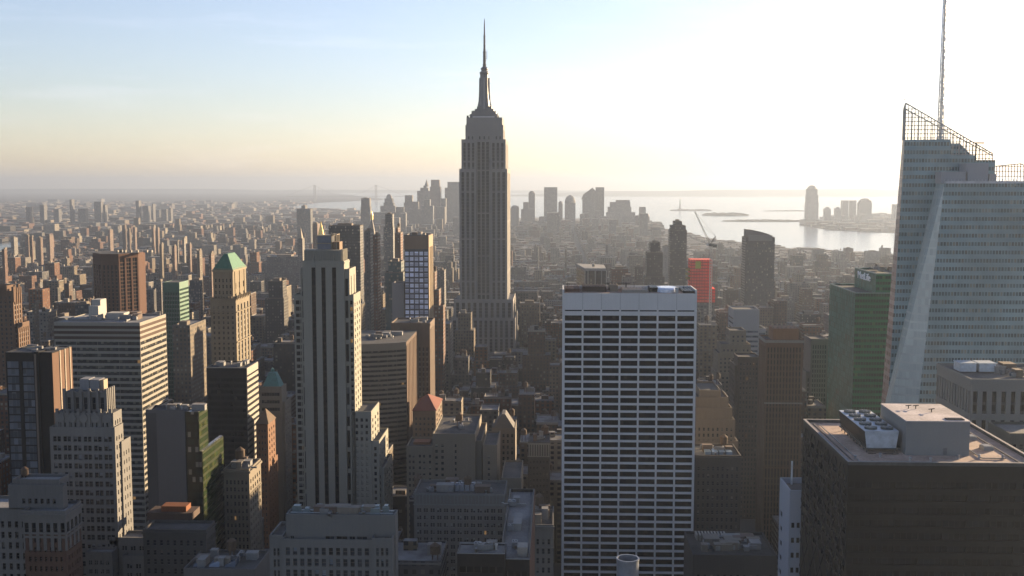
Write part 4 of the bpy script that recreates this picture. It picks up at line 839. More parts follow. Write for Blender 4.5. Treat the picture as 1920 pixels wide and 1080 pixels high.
    # white-trimmed office block at the bottom
    B = hero('flat_roofed_stone_block', 'broad grey stone block with flat plant-covered roof, below the black-striped tower', 'office building', 330, 505, 742, wall=stone((.23, .235, .23), .14), glass=pane((.02, .024, .03), .3, .01, (.3, .36, .44)), rec=.45, maxwin=100); Y = 330; fh = 3.5
    up = lambda w_, h_: ([(w_ * a, w_ * c) for a, c in ((.04, .07), (.36, .44), (.46, .56), (.58, .63), (.65, .74), (.9, .985))], [(h_ - 8.6, h_ - 6.2)])
    x0, x1, yb, z = blk(B, Y + 3, 536, 741, 969, 746, None, up, plain, ys=960, roof=tar((.07, .10, .11)), style='wide', par=.7)
    blk(B, Y, 529, 698, 1018, None, 10, punched(12, fh, .56, .68, .6, 1.0), roof=TARL); blk(B, Y - .8, 697, 736, 1016, 741, None, punched(3, fh, .52, .68, 1, 1.4), ys=1008); blk(B, Y + 1, 505, 531, 1010, None, 14, punched(2, fh, .55, .68))
    rd = random.Random(12)
    for i in range(9): u = x0 + (x1 - x0) * (.03 + .105 * i); b = MB(); a = rd.uniform(3, 7); h = rd.uniform(1.0, 2.2); b.box(u, u + a * .6, Y + 5 + rd.uniform(0, 3), yb - 1.5, z, z + h); b.box(u + .4, u + a * .6 - .4, Y + 9, yb - 2, z + h, z + h + .35); b.build('cooling_unit', metal((.13, .17, .18), .4), B.root, B.o)
    p = B.mb('roof_pipe', metal((.25, .28, .3))); 
    for yy in (Y + 5.2, Y + 7.5, yb - .9): p.bar((x0 + 1, yy, z + .6), (x1 - 1, yy, z + .6), .16)
    B.clutter(x0 + 2, x1 - 2, Y + 4, yb - 1, z, 12, 18, 0, 2); B.finish()
    # pointed tower-top among the roofs
    B = hero('gabled_loft_building', 'grey loft building with steep roof ramp among the dark roofs left of the white-framed tower', 'loft building', 680, 921, 967, wall=stone((.21, .185, .155)), glass=WGLASS, rec=.35, maxwin=70); Y = 680
    x0, x1, yb, z = blk(B, Y, 922, 966, 806, None, 26, punched(5, 3.6, .45, .6, .6, 2)); b = MB(); zt = Z_(777, Y, 944); cx = (x0 + x1) / 2
    b.prism([(x0, Y, z), (x1, Y, z), (x1, Y + 16, z), (x0, Y + 16, z)], [(cx - 1, Y + .6, zt), (cx + 1, Y + .6, zt), (cx + 1, Y + 15, zt), (cx - 1, Y + 15, zt)]); b.build('steep_roof', stone((.17, .165, .16)), B.root, B.o); B.tank(x1 - 3, Y + 21, z, 1.8, 3.4, 5); B.finish()
    B = hero('small_corniced_loft', 'small dark loft with pale balustraded top in the shadow left of the white-framed tower', 'loft building', 640, 989, 1032, wall=stone((.10, .095, .09)), glass=WGLASS, rec=.35, maxwin=50); Y = 640
    x0, x1, yb, z = blk(B, Y, 990, 1031, 833, None, 24, punched(6, 3.6, .4, .5, .6, 9)); c = B.mb('balustrade', stone((.3, .3, .28))); c.box(x0 - .4, x1 + .4, Y - .4, Y, z - 7.5, z - 7); c.box(x0 - .3, x1 + .3, Y - .3, Y, z - .2, z + .6)
    for i in range(9): u = x0 + (x1 - x0) * (i + .5) / 9; c.box(u - .35, u + .35, Y - .3, Y, z - 7, z - .2)
    B.clutter(x0 + 1, x1 - 1, Y + 3, yb - 3, z, 5, 11, 1); B.finish()
middle_foreground()

def right_side():
    # black roof with plant in the corner
    Y = 330; x0 = at(1590, 866, Y).x; z = at(1590, 866, Y).z; yb = back(x0, 1506, 787); x1 = x0 + 57
    B = Bld('black_tower', 'near black tower filling the lower right corner, its broad pinkish roof carrying plant', 'office tower', x0 + 28, Y + 28, metal((.009, .010, .012), .35), pane((.006, .007, .009), .12, .003, (.018, .02, .024), .04), metal((.02, .022, .026)), style='wide', rec=.25)
    B.block(x0, x1, Y, yb, 0, z - 1.0, ribbon(8, 3.9, .5, .3, .4, 4), plain, ribbon(10, 3.9, .5, 1.2, .4, 3), roof=tar((.36, .27, .22)), par=0)
    b = B.mb('parapet', metal((.05, .055, .06))); t = .7
    for a in ((x0, x1, Y, Y + t), (x0, x1, yb - t, yb), (x0, x0 + t, Y + t, yb - t), (x1 - t, x1, Y + t, yb - t)): b.box(*a, z - 1.0, z, 0, False)
    c = B.mb('parapet_cap', stone((.42, .40, .40)))
    for a in ((x0 - .1, x1 + .1, Y - .1, Y + t + .1), (x0 - .1, x1 + .1, yb - t - .1, yb + .1), (x0 - .1, x0 + t + .1, Y + t + .1, yb - t - .1), (x1 - t - .1, x1 + .1, Y + t + .1, yb - t - .1)): c.box(*a, z, z + .14, 0, True)
    zr = z - 1.0; k = B.mb('inner_curb', stone((.3, .25, .22)))
    for a in ((x0 + 2.6, x0 + 2.9, Y + 2, yb - 3), (x1 - 5, x1 - 4.7, Y + 2, yb - 3)): k.box(*a, zr, zr + .35)
    lx = B.mb('facade_lattice', metal((.03, .033, .04), .4))                        # crossed ribs over the left wall
    H = 90; D = yb - Y; step = 9.6
    for i in range(-10, 8):
        for s in (1, -1):
            y0_, z0_ = Y + i * step, z - 2 - H; p, q = Vector((x0 - .05, y0_, z0_)), Vector((x0 - .05, y0_ + H * .8, z - 2))
            if s < 0: p, q = Vector((x0 - .05, Y + D - (y0_ - Y), z0_)), Vector((x0 - .05, Y + D - (y0_ - Y) - H * .8, z - 2))
            d = q - p; ts = sorted(((Y - p.y) / d.y, (yb - p.y) / d.y)); a, e = max(0, ts[0]), min(1, ts[1])
            if e > a: lx.bar(p + d * a, p + d * e, .16)
    # penthouse
    yf = 343; a0 = at(1698, 845, yf).x; a1 = at(1817, 845, yf).x; pz = at(1750, 791, yf).z; py1 = yf + 27; wall = stone((.33, .35, .36), .08)
    B.solid('penthouse', wall, (a0, a1, yf, py1, zr, pz)); B.solid('penthouse_roof', tar((.42, .38, .37)), (a0 - .15, a1 + .15, yf - .15, py1 + .15, pz, pz + .3)); B.solid('roof_hatch', BLACK, (a1 - 6.5, a1 - 1.2, yf + 1.2, yf + 4, pz + .3, pz + .55))
    xd = at(1772, 840, yf).x; B.solid('door', metal((.10, .11, .12)), (xd - .6, xd + .6, yf - .06, yf, zr + .2, zr + 2.4))
    rd = random.Random(2)
    for q in (.33, .45, .62): b = MB(); xx = a0 + (a1 - a0) * q; yy = yf + 15 + rd.uniform(-2, 4); b.bar((xx, yy, pz + .3), (xx, yy, pz + 1.5), .12); b.bar((xx - .9, yy + .3, pz + 1.2), (xx + .9, yy - .2, pz + 1.5), .12); b.build('roof_fitting', BLACK, B.root, B.o)
    # cooling tower on legs, wider at the top, two rows of fans
    yf2 = 346; y2 = yf2 + 32; c0, c1 = at(1625, 836, yf2).x, at(1680, 836, yf2).x; zb = zr + 1.5; zt = at(1650, 808, yf2).z; fl = .7
    cooler = MB(); cooler.prism([(c0, yf2, zb), (c1, yf2, zb), (c1, y2, zb), (c0, y2, zb)], [(c0 - fl, yf2 - .3, zt), (c1 + fl, yf2 - .3, zt), (c1 + fl, y2, zt), (c0 - fl, y2, zt)], 0, True, True)
    lv = MB()
    for j in range(9): u = .08 + .1 * j; zz = zb + (zt - zb) * u; xx = c0 - fl * u; lv.bar((xx - .05, yf2 + .2, zz), (xx - .05, y2 - .2, zz), .09)
    co = cooler.build('cooling_tower', metal((.38, .43, .49), .5), B.root, B.o); lo = lv.build('louvre_panel', BLACK, co); lo.location = (-B.o[0], -B.o[1], 0)
    ldg = MB(); sd = MB(); sd.prism([(c0 - .02, yf2 + .4, zb + .1), (c0 + .1, yf2 + .4, zb + .1), (c0 + .1, y2 - .2, zb + .1), (c0 - .02, y2 - .2, zb + .1)], [(c0 - fl - .02, yf2 + .2, zt - .25), (c0 - fl + .1, yf2 + .2, zt - .25), (c0 - fl + .1, y2 - .2, zt - .25), (c0 - fl - .02, y2 - .2, zt - .25)], 0, True, True); sd.build('louvre_panel', metal((.02, .022, .025)), B.root, B.o)
    for j in range(5):
        for s in (.26, .74):
            fx_, fy = c0 - fl + (c1 - c0 + 2 * fl) * s, yf2 + 3.2 + j * 6.3; b = MB(); b.lathe(fx_, fy, [(1.95, zt), (1.95, zt + .65), (1.75, zt + .65), (1.75, zt + .1)], 18); b.build('fan_shroud', metal((.05, .07, .075), .5), B.root, B.o)
            b = MB()
            for q in range(6): an = q * math.pi / 3 + j; b.bar((fx_, fy, zt + .5), (fx_ + 1.6 * math.cos(an), fy + 1.6 * math.sin(an), zt + .56), .14)
            b.bar((fx_ - 1.9, fy, zt + .72), (fx_ + 1.9, fy, zt + .72), .1); b.lathe(fx_, fy, [(.35, zt + .4), (.35, zt + .85)], 8); b.build('fan', metal((.22, .24, .25)), B.root, B.o)
    lg = MB(); 
    for j in range(9):
        for xx in (c0 + .2, c1 - .2): lg.box(xx - .15, xx + .15, yf2 + .5 + j * 3.8 - .15, yf2 + .5 + j * 3.8 + .15, zr, zb)
    for xx in (c0 - .4, c1 + .4): lg.bar((xx, yf2 - .8, zb), (xx, y2, zb), .18); lg.bar((xx, yf2 - .8, zb + 1.0), (xx, y2, zb + 1.0), .05)
    lg.bar((c0 - 1, yf2 - .8, zb), (c1 + 1, yf2 - .8, zb), .18); lg.build('support_frame', metal((.06, .065, .07)), B.root, B.o)
    for i in range(6): xx = rd.uniform(c0 - 1, c1 + 2); b = MB(); b.bar((xx, yf2 - 2 + rd.uniform(-1, .6), zr + .25), (xx + rd.uniform(1, 3), yf2 - 2, zr + .25), .1); b.build('roof_pipe', BLACK, B.root, B.o)
    for i in range(7): b = MB(); u, v = x0 + 6 + i * 6.9 + rd.uniform(-2, 2), Y + 4 + rd.uniform(0, 7); b.lathe(u, v, [(.35, zr), (.35, zr + rd.uniform(.5, 1.2)), (.5, zr + 1.25), (.1, zr + 1.4)], 8); b.build('roof_vent', metal((.3, .3, .3)), B.root, B.o)
    pp = MB(); pp.bar((x0 + 4.5, Y + 3, zr + .3), (x0 + 4.5, yb - 5, zr + .3), .13); pp.bar((a1 + 2.5, Y + 9, zr + .3), (a1 + 2.5, yb - 6, zr + .3), .16); pp.bar((a1 + 2.5, Y + 9, zr + .3), (x1 - 7, Y + 9, zr + .3), .16); pp.build('conduit', metal((.2, .19, .18)), B.root, B.o)
    for v in (Y + 20, Y + 34, Y + 47): b = MB(); b.box(x1 - 9.5, x1 - 6.5, v, v + 4, zr, zr + 1.1); b.box(x1 - 9.2, x1 - 6.8, v + .3, v + 3.7, zr + 1.1, zr + 1.3); b.build('air_conditioner', metal((.22, .23, .24)), B.root, B.o)
    free(x0, x1, Y, yb); B.finish()
    # thin white block behind its left flank
    Y = 400; x0, x1, z = xz(Y, 1481, 1540, 931); yb = back(x0, 1462, 911); B = Bld('white_narrow_block', 'narrow blue-white block with small paired square windows beside the near black tower', 'office building', (x0 + x1) / 2, Y + 8, stone((.52, .57, .66), .08), DKGLASS, BLACK, rec=.4)
    B.block(x0, x1, Y, yb, 0, z, cols_at(((.07, .17), (.24, .34)), 5.6, .36, 8), plain, cols_at(((.10, .32),), 5.6, .36, 8), roof=TAR, par=0); c = B.mb('parapet'); t = .5
    for a in ((x0, x1, Y, Y + t), (x0, x1, yb - t, yb), (x0, x0 + t, Y + t, yb - t), (x1 - t, x1, Y + t, yb - t)): c.box(*a, z, z + 2.2, 0, False)
    b = MB(); b.bar((x0 + 4, yb - 2, z), (x0 + 4, yb - 2, z + 9), .3); b.build('flue', metal((.5, .55, .6)), B.root, B.o); free(x0, x1, Y, yb); B.finish()
    # stone fins
    Y = 480; x0, x1, z = xz(Y, 1821, 2000, 716); yb = back(x0, 1757, 684); B = Bld('stone_fin_block', 'grey block with tall narrow windows between stone fins, in front of the faceted glass tower', 'office building', (x0 + x1) / 2, Y + 20, stone((.30, .30, .285), .12), pane((.012, .014, .016), .1, .005), metal((.03, .035, .04)), rec=.9, style='strip')
    fr = lambda n: (lambda w_, h_: ([(w_ * (i + .26) / n, w_ * (i + .74) / n) for i in range(n)], [(h_ - 14.2, h_ - 4.3)] + [(h_ - 16.8 - 19 * (j + 1) + 2, h_ - 16.8 - 19 * j) for j in range(3)]))
    B.block(x0, x1, Y, yb, 0, z, fr(10), plain, fr(13), roof=tar(.10)); c = B.mb('frieze'); c.box(x0 - .25, x1 + .25, Y - .25, Y, z - 1.2, z + .9); c.box(x0 - .25, x0, Y, yb, z - 1.2, z + .9)
    for i in range(2): b = MB(); u = x0 + 3 + i * 8.6; b.box(u, u + 7.2, Y + 22, Y + 30, z + .6, z + 4.2); b.box(u - .3, u + 7.5, Y + 21.7, Y + 30.3, z + 4.2, z + 4.5); b.box(u + .6, u + 3, Y + 21.9, Y + 22, z + 1.4, z + 3.6); b.build('plant_room', metal((.40, .46, .52), .5), B.root, B.o)
    B.clutter(x0 + 18, x1 - 3, Y + 6, yb - 4, z, 16, 71, 0, 4); free(x0, x1, Y, yb); B.finish()
    Y = 440; x0, x1, z = xz(Y, 1893, 1975, 818); B = Bld('dark_corner_building', 'small dark flat-roofed building peeping in at the right edge above the near black tower', 'office building', (x0 + x1) / 2, Y + 10, stone((.10, .105, .10)), WGLASS, maxwin=30); B.block(x0, x1, Y, Y + 22, 0, z, punched(6, 3.8, .5), plain, punched(5, 3.8, .5), roof=tar(.14)); free(x0, x1, Y, Y + 22); B.finish()
    # green glass building with its sign
    Y = 800; x0, x1, z = xz(Y, 1604, 1690, 549); yb = back(x0, 1556, 530)
    gm = grid((.006, .30, .12), (.006, .02, .012), 1.9, 4.1, .84, .52, .92, .2, .015, .07, .4, (.06, .13, .05), .15); gs = grid((.02, .24, .20), (.012, .095, .075), 1.9, 4.1, .95, .9, .95, .3, .02, .07, .4, (.05, .08, .06), .1)
    B = Bld('green_office_tower', 'dark green glass office tower with white lettering, left of the faceted glass tower', 'office tower', x0 + 15, Y + 30, gm)
    def gbl(part, a0, a1, y0, y1, zt, zl=0):
        b = MB(); b.quad((a0, y0, zl), (a1, y0, zl), (a1, y0, zt), (a0, y0, zt)); b.quad((a1, y0, zl), (a1, y1, zl), (a1, y1, zt), (a1, y0, zt)); b.quad((a1, y1, zl), (a0, y1, zl), (a0, y1, zt), (a1, y1, zt)); b.build('glass_wall', gm, B.root, B.o)
        s = MB(); s.quad((a0, y1, zl), (a0, y0, zl), (a0, y0, zt), (a0, y1, zt)); s.build('side_glass_wall', gs, B.root, B.o); r = MB(); r.quad((a0, y0, zt - 1.2), (a1, y0, zt - 1.2), (a1, y1, zt - 1.2), (a0, y1, zt - 1.2)); r.build('roof', tar((.06, .07, .07)), B.root, B.o)
        p = MB(); t = .6
        for q in ((a0, a1, y0, y0 + t), (a0, a1, y1 - t, y1), (a0, a0 + t, y0 + t, y1 - t), (a1 - t, a1, y0 + t, y1 - t)): p.box(q[0] - .03, q[1] + .03, q[2] - .03, q[3] + .03, zt - .6, zt + .15)
        p.build('parapet', metal((.16, .22, .2)), B.root, B.o)
    gbl('lower', x0, x1, Y, yb, z); Yu = Y + 5; u0, u1, uz = xz(Yu, 1643, 1700, 513); yb2 = back(u0, 1603, 498); gbl('upper', u0, u1, Yu, yb2, uz, z - 1.2)
    cu = bpy.data.curves.new('sign_lettering', 'FONT'); cu.body = 'MetLife'; cu.size = 7.6; cu.extrude = .25; cu.align_x = 'CENTER'; cu.materials.append(stone((1.75, 1.75, 1.75), .02))
    tmp = bpy.data.objects.new('sign_lettering', cu); me_ = bpy.data.meshes.new_from_object(tmp); bpy.data.objects.remove(tmp); so_ = bpy.data.objects.new('sign_lettering', me_); COL.objects.link(so_); so_.parent = B.root; yc = back(u0, 1620.5, 520); so_.location = (u0 - .35 - B.o[0], yc - B.o[1], at(1620, 524, yc).z); so_.rotation_euler = (math.pi / 2, 0, -math.pi / 2); so_.scale = (1.5, 1, 1)
    B.clutter(u0 + 4, u1 - 4, Yu + 6, yb2 - 4, uz, 8, 41, 0, 4); free(x0, x1, Y, yb); B.finish()
    # brown tower with capped top
    B = hero('brown_shaft_tower', 'slim brown tower with close vertical ribs and an orange-topped penthouse', 'office tower', 720, 1436, 1506, wall=stone((.17, .105, .07)), glass=pane((.012, .011, .01), .25, .01, (.18, .13, .09)), rec=.5, style='strip', frame=stone((.10, .07, .05))); Y = 720
    x0, x1, yb, z = blk(B, Y, 1436, 1506, 640, None, 24, strips(11, .5, .8, 4, 2, (60,)), plain, strips(4, .4)); c = B.mb('cap', stone((.32, .31, .30))); c.box(x0 - .6, x1 + .6, Y - .6, Y, z - 1, z + .7); c.box(x0 - .6, x0, Y, yb, z - 1, z + .7); c.box(x0 - .3, x1 + .3, Y - .4, Y, z - 41, z - 40)
    a0, a1, az = xz(Y + 4, 1450, 1498, 616); B.solid('penthouse', stone((.34, .19, .11)), (a0, a1, Y + 4, Y + 20, z, az)); r = B.mb('penthouse_rail', stone((.36, .30, .26)))
    for i in range(7): u = a0 + (a1 - a0) * i / 6; r.box(u - .4, u + .4, Y + 4.2, Y + 5, az, az + 1.3); r.box(u - .4, u + .4, Y + 19, Y + 19.8, az, az + 1.3)
    B.tank(a1 + 1, Y + 8, z, 1.6, 3, 2); B.finish()
    # setback stone tower, curved block, dark block
    B = hero('ziggurat_tower', 'tan stone tower stepping up like a ziggurat in the haze right of the white-framed tower', 'office tower', 950, 1343, 1413, wall=stone((.30, .25, .19)), glass=WGLASS, rec=.4, maxwin=90); Y = 950
    for xl, xr, yt, o in ((1369, 1399, 622, 6), (1352, 1408, 648, 4), (1346, 1413, 664, 2), (1342, 1424, 700, 0), (1335, 1432, 745, -3)): blk(B, Y + o, xl, xr, yt, None, 30 - o, punched(max(3, (xr - xl) // 8), 3.6, .4, .5), plain, punched(4, 3.6, .4))
    B.finish()
    B = hero('pale_stepped_block', 'pale buff block with curved stepping right shoulder next to the white-framed tower', 'office building', 640, 1300, 1380, wall=stone((.25, .21, .165)), glass=WGLASS, rec=.35, maxwin=90); Y = 640
    for xl, xr, yt, o in ((1312, 1352, 735, 4), (1290, 1366, 748, 2), (1289, 1373, 768, 1), (1288, 1378, 790, 0), (1286, 1384, 830, -1.5)): blk(B, Y + o, xl, xr, yt, None, 30, punched(max(4, (xr - xl) // 9), 3.5, .38, .55, .6, 6 if o else 3))
    B.finish()
    B = hero('brown_shadow_block', 'dark brown block in shade between the ziggurat tower and slim brown tower', 'office building', 800, 1376, 1432, wall=stone((.13, .105, .085)), glass=WGLASS, rec=.35, maxwin=80); blk(B, 800, 1378, 1432, 688, None, 26, punched(8, 3.5, .42, .5), plain, punched(4, 3.5, .4)); blk(B, 799, 1384, 1425, 672, None, 20, punched(6, 3.5, .4)); B.finish()
    B = hero('blue_banded_slab', 'pale blue-grey slab with white horizontal bands in the hazy right middle distance', 'office building', 1050, 1373, 1436, wall=stone((.42, .44, .46), .08), glass=pane((.05, .06, .075), .3, .01, (.2, .22, .24)), rec=.4, style='wide', maxwin=60); Y = 1050
    blk(B, Y, 1375, 1424, 582, None, 30, ribbon(1, 4.6, .42, .3, .8, 18), plain, ribbon(1, 4.6, .42, .3, .8, 6)); blk(B, Y + 1, 1420, 1436, 618, None, 28, ribbon(1, 4.6, .5, .3, .3, 2)); B.finish()
    B = hero('skylit_dark_building', 'dark corniced building with bluish skylights on its roof, right of the white-framed tower', 'office building', 560, 1302, 1391, wall=stone((.115, .10, .09)), glass=WGLASS, rec=.4, maxwin=60); Y = 560
    x0, x1, yb, z = blk(B, Y, 1303, 1390, 858, None, 26, punched(9, 3.8, .42, .55, .8, 4)); c = B.mb('cornice'); c.box(x0 - .7, x1 + .7, Y - .7, Y, z - .8, z + .3)
    for i in range(4): u = x0 + 6 + i * 3.6; b = MB(); b.box(u, u + 3, Y + 6, Y + 14, z, z + 1.6); b.build('skylight', pane((.12, .16, .2), .9, 0, (.4, .46, .5)), B.root, B.o)
    B.clutter(x0 + 2, x1 - 2, Y + 3, yb - 3, z, 8, 51, 1); B.finish()
    B = hero('gravel_roofed_lowrise', 'low dark building with duct-strewn roof at the bottom, between the white-framed and near black towers', 'office building', 430, 1298, 1458, wall=stone((.08, .08, .082)), glass=WGLASS, rec=.35, maxwin=40); Y = 430
    x0, x1, yb, z = blk(B, Y, 1299, 1457, 1046, None, 30, punched(12, 3.8, .4, .5, 1, 6), roof=tar(.05)); B.clutter(x0 + 2, x1 - 2, Y + 3, yb - 2, z, 30, 61, 0, 3); p = B.mb('roof_pipe', metal((.4, .44, .5)))
    for yy in (Y + 20, Y + 22): p.bar((x0 + 9, yy, z + 1.2), (x1 - 4, yy, z + 1.2), .2)
    for i in range(10): u = x0 + 4 + i * 1.3; b = MB(); b.box(u, u + .7, Y + 21, Y + 27, z, z + 2.2); b.build('roof_vent', PALE, B.root, B.o)
    B.finish()
    B = hero('grey_ribbed_tower', 'grey ribbed tower half hidden left of the dark green glass tower', 'office tower', 900, 1512, 1553, wall=stone((.21, .185, .165)), glass=WGLASS, rec=.5, style='strip', maxwin=40); Y = 900; blk(B, Y, 1521, 1553, 638, None, 26, strips(6, .45)); blk(B, Y + 2, 1511, 1550, 700, None, 22, strips(7, .45)); B.finish()
    # round flue at the bottom edge
    Y = 262; x, z = at(1177, 1046, Y).x, at(1177, 1046, Y).z; r = (at(1198, 1046, Y).x - at(1156, 1046, Y).x) / 2; o = empty('round_chimney', (x, Y, 0)); tag(o, 'round dark metal chimney rising at the bottom edge in front of the white-framed tower', 'chimney')
    b = MB(); b.lathe(x, Y, [(r, 60), (r, z - .5), (r * 1.04, z - .5), (r * 1.04, z), (r * .9, z), (r * .9, z - 5)], 32); b.build('shaft', metal((.16, .18, .21), .4), o, (x, Y, 0)); b = MB(); b.box(x - 14, x + 14, Y - 10, Y + 14, 0, 70); b.build('base_building', stone((.1, .1, .1)), o, (x, Y, 0)); free(x - 14, x + 14, Y - 10, Y + 14)
    # ribbed box behind the white tower
    Y = 1100; x0, x1, z = xz(Y, 1097, 1137, 503); xb = at(1081, 497, Y + 66).x; B = Bld('white_ribbed_tower', 'dark tower with white corner ribs rising just behind the roof of the white-framed tower', 'office tower', x0 + 8, Y + 20, metal((.05, .055, .06), .3), DKGLASS); rib = stone((.45, .45, .43))
    ft = [(x0, Y), (x1, Y), (x1, Y + 50), (xb, Y + 66)]
    b = MB(); b.prism([(a, c, 0) for a, c in ft], [(a, c, z - 2.5) for a, c in ft]); b.build('dark_glass_wall', grid((.06, .065, .07), (.03, .035, .04), 2, 3.9, .8, .6, .9, .15, .01, .1, .3), B.root, B.o)
    b = MB(); b.prism([(a - .4, c - .4, z - 2.5) for a, c in ft], [(a - .4, c - .4, z) for a, c in ft], 0, True, True); b.build('roof_band', rib, B.root, B.o)
    for u in (0, .14, .48, .78, 1): b = MB(); x = x0 + (x1 - x0) * u; b.box(x - .45, x + .45, Y - .7, Y, 0, z - 2.5); b.build('rib', rib, B.root, B.o)
    B.tank(x0 + 9, Y + 20, z, 1.5, 2, .3, PALE); free(xb, x1, Y, Y + 66); B.finish()
right_side()
# ------------------------------------------------------------------ towers in the middle distance and far away
def fgrid(col, pu=3.2, pv=3.6, wf=.45, hf=.5, gl=(.03, .032, .036), **k): return grid(col, gl, pu, pv, wf, hf, k.get('blind', .7), .3, .01, .10, k.get('rough', .8), k.get('bcol', (.2, .19, .17)))
MID_MATS = dict(buff=fgrid((.27, .22, .16)), brown=fgrid((.18, .115, .08)), grey=fgrid((.22, .215, .21)), dark=fgrid((.09, .085, .08)), pale=fgrid((.36, .34, .31)), red=fgrid((.23, .11, .07)), pink=fgrid((.30, .20, .15)), slate=fgrid((.12, .13, .145), 1.6, 3.8, .8, .6))
def mid(name, label, cat, Y, tiers, mat='buff', D=26, xs=None, group=None, top=None, tank=False):
    """a tower of stacked tiers (xl, xr, ytop), tallest first; each tier its own wall part"""
    xa, xb, z0 = xz(Y, tiers[0][0], tiers[0][1], tiers[0][2]); o = empty(name, ((xa + xb) / 2, Y + D / 2, 0)); tag(o, label, cat, group); m = MID_MATS.get(mat, mat) if isinstance(mat, str) else mat; off = tuple(o.location)
    for i, (xl, xr, yt) in enumerate(tiers):
        Yf = Y - 1.6 * i; x0, x1, z = xz(Yf, xl, xr, yt); yb = Yf + D if xs is None or i else back(x1 if xs > xr else x0, xs, yt - 3); b = MB(); b.box(x0, x1, Yf, yb, 0, z, 0, False); b.build('wall', m, o, off); free(x0, x1, Yf, yb)
        p = MB(); t = .5
        for q in ((x0, x1, Yf, Yf + t), (x0, x1, yb - t, yb), (x0, x0 + t, Yf + t, yb - t), (x1 - t, x1, Yf + t, yb - t)): p.box(*q, z, z + 1.0, 0, False)
        p.build('parapet', stone((.2, .18, .15)), o, off)
        if i == 0:
            w_ = x1 - x0; b = MB(); b.box(x0 + w_ * .25, x0 + w_ * .7, Yf + D * .3, Yf + D * .7, z, z + 3.4); b.build('roof_bulkhead', stone((.24, .2, .16)), o, off)
            if tank: b = MB(); b.lathe(x0 + w_ * .8, Yf + D * .5, [(1.8, z + 2), (1.8, z + 5.5), (.1, z + 7)], 10); b.box(x0 + w_ * .8 - 1, x0 + w_ * .8 + 1, Yf + D * .5 - 1, Yf + D * .5 + 1, z, z + 2); b.build('water_tank', stone((.16, .11, .08)), o, off)
    return o, (x0, x1, z)
def wedge(o, name, mat, base, apex, hb=.5):
    """a pyramid roof on o: base (x0,x1,y0,y1,z), apex (x,y,z)"""
    x0, x1, y0, y1, z = base; b = MB(); ax, ay, az = apex; e = .15
    b.prism([(x0, y0, z), (x1, y0, z), (x1, y1, z), (x0, y1, z)], [(ax - e, ay - e, az), (ax + e, ay - e, az), (ax + e, ay + e, az), (ax - e, ay + e, az)], 0, True, True); r = b.build(name, mat, o, tuple(o.location)); return r
def tier_pyr(Y, xl, xr, yt, D, ya): x0, x1, z = xz(Y, xl, xr, yt); return (x0, x1, Y, Y + D, z), ((x0 + x1) / 2, Y + D / 2, at((xl + xr) / 2, ya, Y + D / 2).z)

mid('office_slab', 'broad flat-topped charcoal slab with dotted sunlit edge, behind the black-striped tower', 'office tower', 1400, [(616, 675, 424)], grid((.055, .057, .06), (.03, .032, .035), 1.8, 3.7, .8, .6, .9, .3, .01, .1, .5), xs=681)
mid('slender_tower', 'slender grey and pink tower right of the broad charcoal slab', 'office tower', 1250, [(683, 694, 434)], 'grey', xs=700)
mid('slender_tower', 'thin red-brown tower with sparkling sunlit corner right of the broad charcoal slab', 'office tower', 1230, [(699, 708, 442)], 'red', xs=713)
o, _ = mid('clock_tower', 'pale old tower with steep pyramid roof and gilded cupola tip, far behind the charcoal slab', 'tower', 2100, [(688, 704, 452)], 'pale', 20)
b_, a_ = tier_pyr(2100, 688, 704, 452, 18, 404); wedge(o, 'pyramid_roof', stone((.38, .35, .3)), b_, a_); q = MB(); q.lathe(a_[0], a_[1], [(2.6, a_[2] - 8), (2.6, a_[2] - 1), (3.0, a_[2]), (1.6, a_[2] + 4), (.1, a_[2] + 9)], 8); q.build('gilded_cupola', metal((.75, .5, .14), .35), o, tuple(o.location))
o, _ = mid('gold_topped_tower', 'low stone tower with gilded pyramid spire peeping above the black-striped tower', 'tower', 2000, [(594, 608, 446)], 'pale', 22)
b_, a_ = tier_pyr(2000, 595, 607, 446, 12, 415); wedge(o, 'gilded_roof', metal((.72, .48, .12), .35), b_, a_)
mid('brick_tower', 'small pinkish brick tower left of the gilded pyramid spire', 'apartment tower', 2300, [(586, 595, 420)], 'pink')
mid('slim_modern_tower', 'slim modern tower with dark square top, left of the tallest spired tower', 'apartment tower', 2000, [(722, 736, 402), (719, 737, 426)], grid((.2, .195, .18), (.03, .035, .04), 2.2, 3.4, .8, .45, .8, .3, .01, .1, .6), 18)
mid('pink_corner_tower', 'reddish stepped tower sunlit pink, just left of the white-gridded tower', 'apartment tower', 1500, [(742, 746, 428), (740, 751, 437)], 'red', 24, tank=True)
mid('teal_tower', 'dull teal glass tower peeping left of the white-gridded tower', 'office tower', 1100, [(728, 752, 492), (722, 756, 512)], grid((.09, .14, .145), (.03, .05, .055), 2, 3.8, .8, .55, .8, .3, .01, .1, .6), 22)
mid('stepped_brick_tower', 'orange-lit stepped brick building at the right foot of the white-gridded tower', 'apartment tower', 1080, [(806, 815, 512), (806, 823, 545), (806, 831, 575)], 'red', 20, tank=True)
o, _ = mid('white_spire_tower', 'thin sunlit cream tower ending in a slanted pale spire, left of the black-striped tower', 'tower', 1900, [(558, 567, 448)], 'pale', 16); b_, a_ = tier_pyr(1900, 559, 566, 448, 12, 426); wedge(o, 'spire', stone((.45, .4, .32)), b_, a_)
mid('dark_slab_building', 'dull grey slab with one bright sunlit edge left of the black-striped tower', 'office building', 1300, [(503, 530, 528), (497, 532, 560)], 'dark', 22, xs=537)
mid('wide_institution', 'long low grey block like a hospital beyond the green copper hipped roof', 'large building', 2200, [(500, 560, 482), (490, 575, 494)], 'grey', 60)
mid('far_block_tower', 'square hazy block tower standing alone against the river, left of the gilded spire', 'apartment tower', 4200, [(565, 572, 386), (556, 582, 392)], 'slate', 40)
